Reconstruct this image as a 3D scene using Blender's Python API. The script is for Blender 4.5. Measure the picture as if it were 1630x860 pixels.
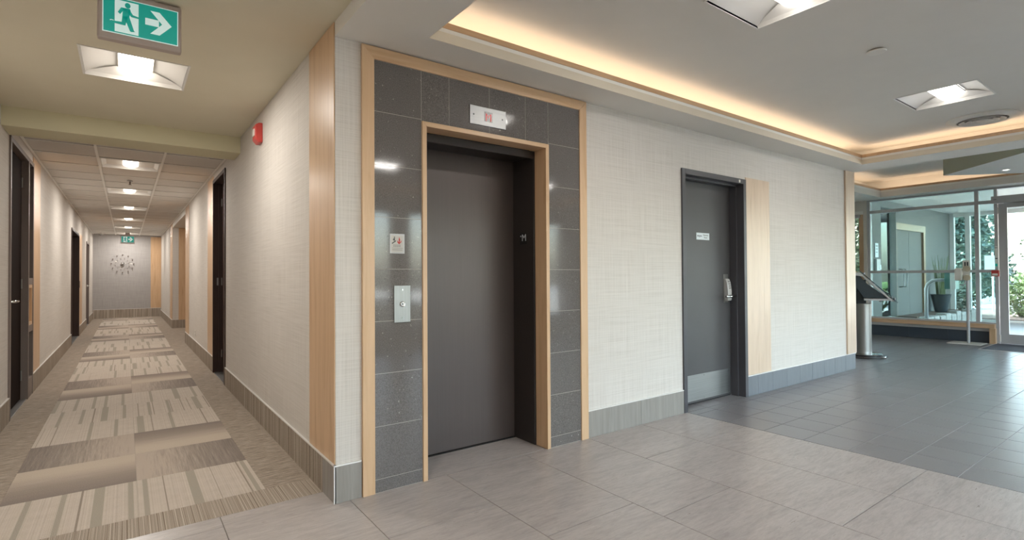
import bpy, bmesh, math, random
from mathutils import Vector, Matrix
random.seed(7)
for o in list(bpy.data.objects): bpy.data.objects.remove(o)
SC = bpy.context.scene
COL = SC.collection

# ------------------------------------------------------------------ camera, world, exposure
CAMH = 1.25
YAW, PITCH, ROLL, FPX = 36.2873, 0.7531, -0.3506, 837.14
def make_camera():
    c = bpy.data.cameras.new('camera'); o = bpy.data.objects.new('camera', c); COL.objects.link(o)
    y, p, r = (math.radians(a) for a in (YAW, PITCH, ROLL))
    R = Vector((math.cos(y), -math.sin(y), 0))
    F = Vector((math.sin(y)*math.cos(p), math.cos(y)*math.cos(p), math.sin(p)))
    U = R.cross(F)
    R2 = R*math.cos(r)+U*math.sin(r); U2 = -R*math.sin(r)+U*math.cos(r)
    m = Matrix((R2, U2, -F)).transposed().to_4x4(); m.translation = Vector((0, 0, CAMH))
    o.matrix_world = m
    c.sensor_fit = 'HORIZONTAL'; c.sensor_width = 36.0; c.lens = FPX/1630*36.0
    c.shift_y = (428.5568-430)/1630
    c.clip_start = 0.05; c.clip_end = 300
    SC.camera = o
make_camera()
W = bpy.data.worlds.new('sky'); SC.world = W; W.use_nodes = True
wn = W.node_tree.nodes; wl = W.node_tree.links
sky = wn.new('ShaderNodeTexSky'); sky.sky_type = 'NISHITA'; sky.sun_disc = False
sky.sun_elevation = math.radians(48); sky.sun_rotation = math.radians(20); sky.air_density = 1.3; sky.dust_density = 2.5
hs = wn.new('ShaderNodeHueSaturation'); hs.inputs['Saturation'].default_value = 0.7
wb = wn.new('ShaderNodeMix'); wb.data_type = 'RGBA'; wb.blend_type = 'MULTIPLY'; wb.inputs[0].default_value = 1; wb.inputs[7].default_value = (1.01, .978, 1.0, 1)   # white balance of the daylight
wl.new(sky.outputs[0], hs.inputs['Color']); wl.new(hs.outputs[0], wb.inputs[6]); wl.new(wb.outputs[2], wn['Background'].inputs[0]); wn['Background'].inputs[1].default_value = 1.5
def make_sun():
    l = bpy.data.lights.new('sun', 'SUN'); l.energy = 13.0; l.angle = math.radians(0.6); l.color = (1, .95, .87)
    o = bpy.data.objects.new('sun', l); COL.objects.link(o)
    d = Vector((-0.12, -0.62, -0.80)); o.rotation_euler = d.to_track_quat('-Z', 'Y').to_euler(); o.location = (20, 10, 12)
make_sun()
LAMP_E, HALL_E = 3.0, 4.6            # emission of the troffer lenses
LAMP_W, HALL_W = 7.5, 12.0           # watts of the area light added just below each lens
LED_E = 2.3          # emission of the cove strips
SC.view_settings.view_transform = 'Standard'; SC.view_settings.look = 'None'
SC.view_settings.gamma = 1.0; SC.view_settings.use_curve_mapping = False
SC.view_settings.exposure = 1.0
SC.render.film_transparent = False

# ------------------------------------------------------------------ helpers
def lin(c):
    return tuple(((x/255)/12.92 if x/255 <= .04045 else ((x/255+.055)/1.055)**2.4) for x in c)+(1.0,)
class MB:
    def __init__(s): s.v = []; s.f = []
    def box(s, x0, x1, y0, y1, z0, z1):
        n = len(s.v)
        s.v += [(x, y, z) for z in (z0, z1) for y in (y0, y1) for x in (x0, x1)]
        s.f += [tuple(n+i for i in q) for q in ((0,2,3,1),(4,5,7,6),(0,1,5,4),(2,6,7,3),(0,4,6,2),(1,3,7,5))]
        return s
    def prism(s, poly, axis, a0, a1):
        """poly: list of 2D points; extruded along axis. axis x:(y,z) y:(x,z) z:(x,y)"""
        n = len(s.v); k = len(poly)
        def P(p, a): return {'x': (a, p[0], p[1]), 'y': (p[0], a, p[1]), 'z': (p[0], p[1], a)}[axis]
        s.v += [P(p, a0) for p in poly]+[P(p, a1) for p in poly]
        s.f += [tuple(n+i for i in range(k))[::-1], tuple(n+k+i for i in range(k))]
        s.f += [(n+i, n+(i+1) % k, n+k+(i+1) % k, n+k+i) for i in range(k)]
        return s
    def tube(s, pts, r, n=10, caps=True):
        pts = [Vector(p) for p in pts]; base = len(s.v)
        rs = r if isinstance(r, (list, tuple)) else [r]*len(pts)
        ref = None
        for i, p in enumerate(pts):
            d = ((pts[min(i+1, len(pts)-1)]-pts[max(i-1, 0)])).normalized()
            if ref is None: ref = Vector((0, 0, 1)) if abs(d.z) < .9 else Vector((1, 0, 0))
            a = d.cross(ref).normalized(); b = d.cross(a).normalized(); ref = -b if False else ref
            for k in range(n):
                t = 2*math.pi*k/n; q = p+(a*math.cos(t)+b*math.sin(t))*rs[i]; s.v.append(tuple(q))
        for i in range(len(pts)-1):
            for k in range(n):
                s.f.append((base+i*n+k, base+i*n+(k+1) % n, base+(i+1)*n+(k+1) % n, base+(i+1)*n+k))
        if caps:
            s.f.append(tuple(base+k for k in range(n))); s.f.append(tuple(base+(len(pts)-1)*n+k for k in range(n))[::-1])
        return s
    def lathe(s, prof, c=(0, 0, 0), n=32, axis='z', caps=True):
        """prof: list of (r, h) around an axis through c"""
        base = len(s.v)
        for r, h in prof:
            for k in range(n):
                t = 2*math.pi*k/n; a, b = r*math.cos(t), r*math.sin(t)
                p = {'z': (a, b, h), 'y': (a, h, b), 'x': (h, a, b)}[axis]
                s.v.append((c[0]+p[0], c[1]+p[1], c[2]+p[2]))
        for i in range(len(prof)-1):
            for k in range(n):
                s.f.append((base+i*n+k, base+i*n+(k+1) % n, base+(i+1)*n+(k+1) % n, base+(i+1)*n+k))
        if caps: s.f.append(tuple(base+k for k in range(n))[::-1]); s.f.append(tuple(base+(len(prof)-1)*n+k for k in range(n)))
        return s
    def ball(s, c, r, n=12, m=8):
        return s.lathe([(max(r*math.sin(math.pi*i/m), r*.02), -r*math.cos(math.pi*i/m)) for i in range(m+1)], c, n)
    def mesh(s, name, org=(0, 0, 0), smooth=False):
        me = bpy.data.meshes.new(name)
        me.from_pydata([(x-org[0], y-org[1], z-org[2]) for x, y, z in s.v], [], s.f); me.update()
        bm = bmesh.new(); bm.from_mesh(me); bmesh.ops.recalc_face_normals(bm, faces=bm.faces); bm.to_mesh(me); bm.free()
        if smooth:
            for p in me.polygons: p.use_smooth = True
        return me
def tag(o, label=None, cat=None, group=None, kind=None):
    if label: o['label'] = label
    if cat: o['category'] = cat
    if group: o['group'] = group
    if kind: o['kind'] = kind
    return o
def wloc(p):
    v = Vector((0, 0, 0))
    while p is not None: v += p.location; p = p.parent
    return v
def put(name, mb, mat, parent=None, bevel=0, smooth=False, org=None, label=None, autosm=False):
    """mesh object from world coordinates; org = its origin in the world"""
    pw = wloc(parent)
    o_ = Vector(org) if org is not None else (pw if parent is not None else Vector((0, 0, 0)))
    me = mb.mesh(name, o_, smooth or autosm); me.materials.append(mat)
    o = bpy.data.objects.new(name, me); COL.objects.link(o)
    o.parent = parent; o.location = o_-pw
    if autosm:
        try: me.set_sharp_from_angle(angle=math.radians(35))
        except Exception: pass
    if bevel:
        b = o.modifiers.new('bevel', 'BEVEL'); b.width = bevel; b.segments = 2; b.limit_method = 'ANGLE'
    if label: o['label'] = label
    return o
def thing(name, loc, label, cat=None, group=None, kind=None):
    o = bpy.data.objects.new(name, None); COL.objects.link(o); o.location = loc; o.empty_display_size = .1
    return tag(o, label, cat, group, kind)
def struct(name, mb, mat, label, bevel=0):
    return tag(put(name, mb, mat, bevel=bevel), label, kind='structure')
def B(*a): return MB().box(*a)
def text_mesh(name, body, size, mat, parent, loc, rot, align='CENTER', depth=.0006):
    cu = bpy.data.curves.new(name, 'FONT'); cu.body = body; cu.size = size; cu.align_x = align; cu.align_y = 'CENTER'
    cu.extrude = depth
    t = bpy.data.objects.new(name, cu); COL.objects.link(t)
    dg = bpy.context.evaluated_depsgraph_get(); me = bpy.data.meshes.new_from_object(t.evaluated_get(dg))
    bpy.data.objects.remove(t)
    o = bpy.data.objects.new(name, me); COL.objects.link(o); me.materials.clear(); me.materials.append(mat)
    o.parent = parent; o.location = Vector(loc)-wloc(parent); o.rotation_euler = rot
    return o

# ------------------------------------------------------------------ materials
def M(name, col, rough=.5, metal=0., spec=.5, emit=None, es=0.):
    m = bpy.data.materials.new(name); m.use_nodes = True
    p = m.node_tree.nodes['Principled BSDF']
    p.inputs['Base Color'].default_value = lin(col); p.inputs['Roughness'].default_value = rough
    p.inputs['Metallic'].default_value = metal; p.inputs['Specular IOR Level'].default_value = spec
    if emit: p.inputs['Emission Color'].default_value = lin(emit); p.inputs['Emission Strength'].default_value = es
    return m
class G:
    """small node-graph helper"""
    def __init__(s, m): s.m = m; s.t = m.node_tree; s.p = s.t.nodes['Principled BSDF']
    def n(s, ty, **kw):
        d = s.t.nodes.new('ShaderNode'+ty)
        for k, v in kw.items(): setattr(d, k, v)
        return d
    def l(s, a, b): s.t.links.new(a, b)
    def coords(s, scale=(1, 1, 1), rnd=0., kind='Object'):
        tc = s.n('TexCoord'); mp = s.n('Mapping'); mp.inputs['Scale'].default_value = scale
        src = tc.outputs[kind]
        if rnd:
            oi = s.n('ObjectInfo'); mu = s.n('VectorMath', operation='SCALE'); mu.inputs[0].default_value = (1, .7, .4)
            k = s.n('Math', operation='MULTIPLY'); k.inputs[1].default_value = rnd; s.l(oi.outputs['Random'], k.inputs[0])
            s.l(k.outputs[0], mu.inputs['Scale']); ad = s.n('VectorMath', operation='ADD')
            s.l(src, ad.inputs[0]); s.l(mu.outputs[0], ad.inputs[1]); src = ad.outputs[0]
        s.l(src, mp.inputs['Vector']); return mp.outputs[0]
    def noise(s, vec, scale=5., detail=4., rough=.55, dist=0.):
        d = s.n('TexNoise'); d.inputs['Scale'].default_value = scale; d.inputs['Detail'].default_value = detail
        d.inputs['Roughness'].default_value = rough; d.inputs['Distortion'].default_value = dist
        s.l(vec, d.inputs['Vector']); return d.outputs['Fac']
    def ramp(s, fac, stops, interp='LINEAR'):
        r = s.n('ValToRGB'); r.color_ramp.interpolation = interp; e = r.color_ramp.elements
        while len(e) < len(stops): e.new(.5)
        for i, (p, c) in enumerate(stops):
            e[i].position = p; e[i].color = lin(c) if isinstance(c, tuple) else (c, c, c, 1)
        s.l(fac, r.inputs['Fac']); return r.outputs['Color']
    def mix(s, fac, a, b, mode='MIX'):
        d = s.n('Mix', data_type='RGBA', blend_type=mode)
        for i, x in ((0, fac), (6, a), (7, b)):
            if isinstance(x, (int, float)): d.inputs[i].default_value = x
            elif isinstance(x, tuple): d.inputs[i].default_value = lin(x)
            else: s.l(x, d.inputs[i])
        return d.outputs[2]
    def base(s, c): s.l(c, s.p.inputs['Base Color'])
    def bump(s, h, strength=.2, dist=.002):
        b = s.n('Bump'); b.inputs['Strength'].default_value = strength; b.inputs['Distance'].default_value = dist
        s.l(h, b.inputs['Height']); s.l(b.outputs[0], s.p.inputs['Normal'])
def wood(name, c1, c2, axis='z', rough=.35):
    m = M(name, c1, rough); g = G(m)
    sc = {'z': (9, 9, .7), 'x': (.7, 9, 9), 'y': (9, .7, 9)}[axis]
    v = g.coords(sc, rnd=7.)
    a = g.noise(v, 2.2, 6, .6, .6); fine = g.noise(v, 14, 3, .6)
    col = g.ramp(a, [(.28, c2), (.5, c1), (.75, tuple(min(255, x+8) for x in c1))])
    col = g.mix(.18, col, g.ramp(fine, [(.3, c2), (.7, c1)]), 'MIX')
    g.base(col); g.bump(fine, .05, .001); return m
def linen(name, c1, c2, k=1., axis=0):
    m = M(name, c1, .75, spec=.25); g = G(m)
    h = g.noise(g.coords((2, 2, 160) if axis == 0 else (2, 2, 120)), k, 3, .6)
    w = g.noise(g.coords((130, 130, 2)), k, 3, .6)
    big = g.noise(g.coords((1.2, 1.2, 1.2)), 1.5, 2)
    f1 = g.mix(.5, h, w)
    col = g.ramp(f1, [(.36, c2), (.52, c1), (.68, tuple(min(255, x+7) for x in c1))])
    col = g.mix(.10, col, g.ramp(big, [(.35, c2), (.65, c1)]))
    g.base(col); g.bump(f1, .25, .0015); return m
def paint(name, c, rough=.6):
    m = M(name, c, rough, spec=.3); g = G(m)
    n = g.noise(g.coords(), 3, 2); g.base(g.ramp(n, [(.3, tuple(max(0, x-3) for x in c)), (.7, c)])); return m
def metal(name, c, rough=.3, axis=None):
    m = M(name, c, rough, 1.0); g = G(m)
    sc = {'z': (90, 90, 1), 'x': (1, 90, 90), None: (30, 30, 30)}[axis]
    n = g.noise(g.coords(sc), 2, 3)
    g.base(g.ramp(n, [(.3, tuple(int(x*.93) for x in c)), (.7, c)])); return m
m_maple = wood('maple_vertical', (206, 172, 136), (188, 150, 112), 'z')
m_maple_x = wood('maple_horizontal', (206, 172, 136), (188, 150, 112), 'x')
m_maple_y = wood('maple_lengthwise', (208, 172, 138), (184, 146, 110), 'y')
m_paper = linen('grasscloth_wallpaper', (207, 201, 194), (192, 185, 177))
m_paper_hall = linen('grasscloth_wallpaper_hall', (207, 201, 194), (192, 185, 177))
m_grey_paper = linen('grey_wallpaper', (170, 166, 164), (150, 146, 144), 1.6)
m_ceil = paint('ceiling_paint', (224, 220, 213))
m_ceil_hall = paint('hall_ceiling_paint', (218, 211, 190))
m_beam = paint('beam_paint', (212, 206, 176))
m_cream = paint('cream_fascia_paint', (216, 206, 188))
m_white = paint('white_paint', (235, 232, 226))
m_offwhite = paint('offwhite_wall_paint', (214, 208, 198))
m_acoustic = M('acoustic_tile', (214, 208, 200), .9, spec=.1)
_g = G(m_acoustic); _n = _g.noise(_g.coords(rnd=5.), 220, 2); _g.base(_g.ramp(_n, [(.3, (214, 210, 205)), (.55, (222, 218, 213))])); _g.bump(_n, .3, .001)
m_tee = M('white_tee_bar', (244, 242, 238), .4)
m_grout = M('grey_grout', (120, 115, 108), .9)
m_grout_d = M('pale_grout', (150, 155, 158), .9)
def stone_tile():
    m = M('greige_porcelain', (163, 155, 150), .32); g = G(m)
    v = g.coords((1.1, 6.5, 3), rnd=9.); 
    a = g.noise(v, 1.5, 6, .62, .9); b = g.noise(v, 9, 5, .7, .4); sp = g.noise(g.coords((60, 60, 60), rnd=3.), 4, 2)
    c = g.ramp(a, [(.3, (146, 139, 135)), (.5, (165, 157, 152)), (.7, (179, 172, 167))])
    c = g.mix(.42, c, g.ramp(b, [(.35, (140, 132, 129)), (.6, (179, 172, 167))])); c = g.mix(.12, c, g.ramp(sp, [(.3, (135, 128, 126)), (.7, (183, 176, 172))]))
    g.base(c); rr = g.ramp(b, [(.3, .40), (.7, .26)]); g.l(rr, g.p.inputs['Roughness']); g.bump(b, .05, .001); return m
m_stone = stone_tile()
def slate_tile():
    m = M('charcoal_porcelain', (84, 82, 83), .36); g = G(m)
    v = g.coords((1.5, 1.5, 1), rnd=9.); a = g.noise(v, 2.5, 5, .6, .5); b = g.noise(g.coords((1, 1, 1), rnd=4.), 60, 3)
    c = g.ramp(a, [(.3, (118, 116, 117)), (.7, (132, 130, 131))]); c = g.mix(.2, c, g.ramp(b, [(.3, (110, 108, 109)), (.7, (142, 140, 141))]))
    oi = g.n('ObjectInfo'); c = g.mix(.35, c, g.ramp(oi.outputs['Random'], [(0, (116, 114, 115)), (1, (134, 132, 133))]))
    g.base(c); g.l(g.ramp(a, [(.3, .31), (.7, .33)]), g.p.inputs['Roughness']); g.bump(b, .06, .0008); return m
m_slate = slate_tile()
def base_tile(name, c, d):
    m = M(name, c, .45); g = G(m); v = g.coords((22, 22, 1.5), rnd=9.)
    a = g.noise(v, 1.4, 6, .65, .4); g.base(g.ramp(a, [(.3, d), (.7, c)])); g.bump(a, .06, .001); return m
m_base_stone = base_tile('greige_base_tile', (152, 147, 141), (132, 127, 121))
m_base_slate = base_tile('slate_base_tile', (112, 116, 122), (100, 104, 110))
def granite():
    m = M('grey_granite', (101, 96, 92), .07); g = G(m)
    v = g.coords(rnd=9.); a = g.noise(v, 210, 3, .6); b = g.noise(v, 60, 2, .5); big = g.noise(g.coords((1, 1, .3), rnd=3.), 4, 3)
    c = g.ramp(a, [(.32, (81, 77, 74)), (.5, (104, 99, 96)), (.66, (123, 117, 114))])
    c = g.mix(g.ramp(b, [(.70, 0.), (.76, .8)]), c, (181, 176, 169)); c = g.mix(g.ramp(b, [(.24, .7), (.30, 0.)]), c, (57, 53, 50))
    c = g.mix(.15, c, g.ramp(big, [(.3, (87, 82, 79)), (.7, (118, 113, 110))]))
    g.base(c); return m
m_granite = granite()
m_granite_grout = M('granite_grout', (176, 168, 160), .9)
def carpet(kind):
    m = M('carpet_'+kind, (145, 134, 123), .95, spec=.05); g = G(m)
    fuzz = g.noise(g.coords((240, 240, 240)), 1, 2, .6)
    if kind == 'stripe':
        xs = g.coords((1, 0, 0), rnd=31.)
        big = g.noise(xs, 13, 0, .5); mid = g.noise(xs, 34, 1, .5); fine = g.noise(xs, 110, 2, .6)
        mot = g.noise(g.coords((14, 14, 14), rnd=5.), 1, 3)
        c = g.ramp(fine, [(.3, (174, 161, 149)), (.5, (192, 181, 168)), (.72, (208, 196, 184))])
        c = g.mix(.22, c, g.ramp(mot, [(.35, (176, 164, 152)), (.65, (206, 194, 183))]))
        c = g.mix(g.ramp(mid, [(.64, 0.), (.66, .8)]), c, (116, 104, 91))
        c = g.mix(g.ramp(big, [(.60, 0.), (.612, 1.)]), c, (157, 150, 136))
    elif kind == 'gradient':       # shades from dark (local -y) to light (local +y)
        tc = g.n('TexCoord'); sx = g.n('SeparateXYZ'); g.l(tc.outputs['Object'], sx.inputs[0])
        mr = g.n('MapRange'); mr.inputs[1].default_value = -.3; mr.inputs[2].default_value = .3; g.l(sx.outputs[1], mr.inputs[0])
        lines = g.noise(g.coords((3, 95, 1), rnd=9.), 1, 3, .7)
        ad = g.n('Math', operation='MULTIPLY_ADD'); ad.inputs[1].default_value = .45; g.l(lines, ad.inputs[0]); g.l(mr.outputs[0], ad.inputs[2])
        c = g.ramp(ad.outputs[0], [(.15, (116, 105, 100)), (.55, (141, 129, 119)), (.9, (181, 166, 151)), (1., (187, 173, 157))])
    elif kind == 'streak':         # dark at local -x to light at local +x, streaks along y
        tc = g.n('TexCoord'); sx = g.n('SeparateXYZ'); g.l(tc.outputs['Object'], sx.inputs[0])
        mr = g.n('MapRange'); mr.inputs[1].default_value = -.3; mr.inputs[2].default_value = .3; g.l(sx.outputs[0], mr.inputs[0])
        lines = g.noise(g.coords((95, 3.5, 1), rnd=9.), 1, 4, .75)
        ad = g.n('Math', operation='MULTIPLY_ADD'); ad.inputs[1].default_value = 1.0; g.l(lines, ad.inputs[0])
        k = g.n('Math', operation='MULTIPLY_ADD'); k.inputs[1].default_value = .62; k.inputs[2].default_value = -.28; g.l(mr.outputs[0], k.inputs[0]); g.l(k.outputs[0], ad.inputs[2])
        c = g.ramp(ad.outputs[0], [(.15, (109, 99, 93)), (.45, (139, 128, 119)), (.75, (178, 164, 151))])
    elif kind == 'field':          # plain ribbed field, ribs across the hall
        lines = g.noise(g.coords((9, 75, 1)), 1, 3, .75)
        c = g.ramp(lines, [(.34, (98, 87, 75)), (.5, (148, 135, 121)), (.66, (182, 169, 154))])
    else:                          # border: lengthwise brown and beige ribs
        lines = g.noise(g.coords((150, .4, 1) if kind == 'border' else (1.5, 130, .8)), 1, 1, .6)
        c = g.ramp(lines, [(.34, (100, 84, 67)), (.44, (144, 131, 117)), (.56, (163, 151, 137)), (.66, (196, 184, 169))])
    c = g.mix(.25, c, g.ramp(fuzz, [(.3, (110, 101, 92)), (.7, (204, 192, 181))]))
    g.base(c); g.bump(fuzz, .5, .003); return m
m_c = {k: carpet(k) for k in ('stripe', 'gradient', 'streak', 'field', 'border', 'base')}
m_dark = M('dark_bronze_steel', (50, 44, 42), .38, spec=.4)
def lift_door():
    m = M('brown_lift_door', (88, 79, 76), .34, .25); g = G(m); n = g.noise(g.coords((120, 2, 2)), 1, 3)
    g.base(g.ramp(n, [(.3, (78, 67, 63)), (.7, (81, 70, 66))])); return m
m_lift = lift_door()
m_door = paint('charcoal_door_paint', (78, 76, 77), .42)
m_frame = paint('charcoal_frame_paint', (76, 75, 79), .38)
m_brown = paint('dark_brown_frame', (62, 47, 42), .42)
m_espresso = M('espresso_door', (38, 29, 26), .85, spec=.04)
m_maple_shaded = wood('maple_shaded', (150, 122, 92), (128, 100, 74), 'x')  # maple darkened in colour, imitating its dimming behind the glass
m_taupe = paint('taupe_frame_face', (118, 106, 100), .4)
m_black = M('black', (14, 13, 13), .35)
m_gap = M('dark_gap_rubber', (22, 20, 20), .8)
m_steel = metal('brushed_steel', (150, 148, 145), .42, 'z')
m_steel_x = metal('brushed_steel_flat', (158, 157, 156), .42, 'x')
m_chrome = metal('chrome', (215, 215, 215), .14)
m_alu = M('clear_anodised_aluminium', (186, 185, 186), .4, .1)
m_satin = M('satin_nickel', (186, 183, 180), .4, .25)
m_maple_daylit = wood('maple_daylit', (204, 180, 156), (188, 162, 136), 'z')  # maple paled in colour to stand in for cool daylight on it
m_edge = M('metal_edge_trim', (224, 221, 217), .35, .2)
m_lens = M('lamp_lens', (250, 248, 244), .4, emit=(255, 250, 243), es=LAMP_E)
m_lens_hall = M('lamp_lens_warm', (250, 248, 244), .4, emit=(255, 245, 232), es=HALL_E)
m_led = M('led_warm', (255, 240, 220), .5, emit=(255, 228, 196), es=LED_E)
m_reflector = M('white_reflector', (228, 226, 222), .45)
m_plastic = M('white_plastic', (226, 222, 214), .4)
m_red = M('red_plastic', (200, 72, 66), .35)
m_green = M('sign_green', (20, 150, 136), .4, emit=(8, 150, 136), es=.22)
m_signwhite = M('sign_white', (215, 232, 230), .4, emit=(205, 232, 230), es=.20)
m_signbody = M('sign_grey_plastic', (176, 162, 154), .45)
m_ledred = M('red_led', (220, 60, 60), .4, emit=(235, 60, 55), es=.25)
m_screen = M('smoked_window', (70, 58, 52), .25)
m_papersign = M('printed_card', (214, 222, 226), .5)
m_notice = M('notice_card', (186, 181, 174), .5)
m_ink = M('print_ink', (40, 42, 46), .6)
m_inkred = M('print_red', (176, 30, 22), .6)
m_greyink = M('print_grey', (120, 118, 115), .6)
m_tealdark = M('dark_teal_panel', (38, 52, 60), .4)
m_tan = M('cream_plastic', (196, 182, 158), .45)
m_mat = M('charcoal_doormat', (92, 96, 104), .95)
_g = G(m_mat); _n = _g.noise(_g.coords(), 160, 2); _g.base(_g.ramp(_n, [(.3, (70, 74, 82)), (.7, (110, 114, 120))])); _g.bump(_n, .5, .004)
def glass(name, tint=(240, 246, 246)):
    m = bpy.data.materials.new(name); m.use_nodes = True; t = m.node_tree; t.nodes.remove(t.nodes['Principled BSDF'])
    tr = t.nodes.new('ShaderNodeBsdfTransparent'); tr.inputs[0].default_value = lin(tint)
    gl = t.nodes.new('ShaderNodeBsdfGlossy'); gl.inputs['Roughness'].default_value = .0; gl.inputs[0].default_value = (.95, .98, 1, 1)
    fr = t.nodes.new('ShaderNodeFresnel'); fr.inputs[0].default_value = 1.5
    no = t.nodes.new('ShaderNodeTexNoise'); no.inputs['Scale'].default_value = .4
    mx = t.nodes.new('ShaderNodeMixShader'); t.links.new(fr.outputs[0], mx.inputs[0]); t.links.new(tr.outputs[0], mx.inputs[1]); t.links.new(gl.outputs[0], mx.inputs[2])
    t.links.new(mx.outputs[0], t.nodes['Material Output'].inputs[0]); t.nodes.remove(no); return m
m_glass = glass('clear_glass'); m_glass_t = glass('teal_tinted_glass', (212, 229, 229))
m_darkglass = M('dark_glass', (26, 24, 24), .08)
def leafmat(name, a, b):
    m = M(name, a, .55); g = G(m); n = g.noise(g.coords((1, 1, 1)), 3, 3); g.base(g.ramp(n, [(.35, a), (.65, b)]))
    g.p.inputs['Transmission Weight'].default_value = 0; return m
m_leaf = leafmat('leaf_dark', (40, 58, 42), (70, 90, 62)); m_leaf2 = leafmat('leaf_light', (84, 104, 58), (122, 140, 84)); m_leaf3 = leafmat('leaf_blue', (52, 72, 62), (84, 104, 88))
m_bark = paint('bark', (104, 92, 80), .9)
def rough_ground(name, a, b, sc=4):
    m = M(name, a, .9); g = G(m); n = g.noise(g.coords(), sc, 6); g.base(g.ramp(n, [(.3, a), (.7, b)])); g.bump(n, .3, .01); return m
m_asphalt = rough_ground('pale_asphalt', (205, 203, 200), (222, 220, 216)); m_concrete = rough_ground('concrete', (205, 200, 192), (222, 216, 208), 8)
m_grass = rough_ground('lawn', (92, 122, 60), (132, 158, 84), 9); m_mulch = rough_ground('mulch', (84, 66, 56), (128, 108, 96), 30)
m_rock = rough_ground('planter_stone', (140, 140, 136), (188, 186, 180), 12)

# ------------------------------------------------------------------ key dimensions
yE, xH, xL = 2.938, .9386, -.8307          # lobby wall, hall right wall, hall left wall
xW = 7.77                                  # end of the lobby wall
xG = 12.45                                 # glazed entrance wall
yS = -3.1                                  # back of the lobby behind the camera
yEnd = 20.85
zS, zC = 2.597, 2.82                       # soffit, coffer ceiling
zF, zT = 2.68, 2.63                        # front hall ceiling, suspended hall ceiling
zB = .21                                   # baseboard height
TOP = 3.35
def wall_boxes(axis, a0, a1, t0, t1, z0, z1, holes):
    """a wall along axis ('x' or 'y') from a0 to a1, thickness t0..t1, with holes (h0, h1, zlo, zhi)"""
    mb = MB()
    def add(u0, u1, w0, w1):
        if u1-u0 < 1e-4 or w1-w0 < 1e-4: return
        mb.box(u0, u1, t0, t1, w0, w1) if axis == 'x' else mb.box(t0, t1, u0, u1, w0, w1)
    cur = a0
    for h0, h1, zl, zh in sorted(holes):
        add(cur, h0, z0, z1); add(h0, h1, z0, zl); add(h0, h1, zh, z1); cur = h1
    add(cur, a1, z0, z1); return mb
def slab(x0, x1, y0, y1, z0, z1, holes=()):
    xs = sorted({x0, x1, *[h[0] for h in holes], *[h[1] for h in holes]}); ys = sorted({y0, y1, *[h[2] for h in holes], *[h[3] for h in holes]})
    mb = MB()
    for i in range(len(xs)-1):
        for j in range(len(ys)-1):
            cx, cy = (xs[i]+xs[i+1])/2, (ys[j]+ys[j+1])/2
            if any(h[0] < cx < h[1] and h[2] < cy < h[3] for h in holes): continue
            mb.box(xs[i], xs[i+1], ys[j], ys[j+1], z0, z1)
    return mb

# ------------------------------------------------------------------ floor
floor = struct('floor', B(xL-.2, xG+.06, yS-.1, 7.2, -.12, -.004), m_grout, 'lobby and hall floor of stone tile, charcoal tile and carpet')
struct('floor_hall', B(xL-.2, 3.2, 7.2, yEnd+.1, -.12, -.004), m_grout, 'far hall subfloor under the carpet')
def tile_mesh(name, sx, sy, mat, th=.0038, chamfer=.0012):
    x, y = sx/2, sy/2; c = chamfer; mb = MB()
    lo = [(-x, -y), (x, -y), (x, y), (-x, y)]; hi = [(-x+c, -y+c), (x-c, -y+c), (x-c, y-c), (-x+c, y-c)]
    mb.v = [(a, b, -th) for a, b in lo]+[(a, b, -c*.4) for a, b in lo]+[(a, b, 0) for a, b in hi]
    mb.f = [(3, 2, 1, 0)]+[(i, (i+1) % 4, 4+(i+1) % 4, 4+i) for i in range(4)]+[(4+i, 4+(i+1) % 4, 8+(i+1) % 4, 8+i) for i in range(4)]+[(8, 9, 10, 11)]
    me = mb.mesh(name); me.materials.append(mat); return me
TM = {}
def tile(name, parent, x0, x1, y0, y1, mat, gap=.0018, rot=0.):
    key = (round(x1-x0, 3), round(y1-y0, 3), mat.name)
    if key not in TM: TM[key] = tile_mesh(name, x1-x0-2*gap, y1-y0-2*gap, mat)
    o = bpy.data.objects.new(name, TM[key]); COL.objects.link(o); o.parent = parent
    o.location = ((x0+x1)/2, (y0+y1)/2, 0); o.rotation_euler = (0, 0, rot); return o
xs_light = [xL, -.216, .4, 1.015, 1.632, 2.248, 2.864, 3.482, 4.112]
joint = {0: .4, 1: 3.0-1.22, 2: .9, 3: 2.39-1.22, 4: 1.95-1.22, 5: 1.75-1.22, 6: 1.15-1.22, 7: 1.15-1.22}
for i in range(8):
    ymax = 3.14 if xs_light[i+1] < .95+.1 else yE-.005
    if i == 3: ymax = yE-.005
    if i in (4,): ymax = yE-.005
    y = joint[i]
    while y > yS: y -= 1.22
    while y < ymax-.02:
        a, b = max(y, yS), min(y+1.22, ymax)
        x1 = min(xs_light[i+1], xH-.012) if (i == 2 and False) else xs_light[i+1]
        if b-a > .02: tile('stone_tile', floor, xs_light[i], x1, a, b, m_stone)
        y += 1.22
tile('threshold_tile', floor, 1.51, 2.45, yE-.003, 3.30, m_stone)
m_grout_d2 = M('pale_slate_grout', (190, 194, 198), .9)
put('grout_bed', B(4.114, xG-.05, yS, 6.15, -.0045, -.0034), m_grout_d2, floor)
P = .305; X0 = 4.115
rest = []
nt = 0
def in_view(x, y):
    d = math.atan2(x, y)
    return y > -.2 and x > 0 and (math.degrees(d) < 83.5) and not (y > yE and x < xW) and not (y > 2.94 and math.degrees(d) < 66)
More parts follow.
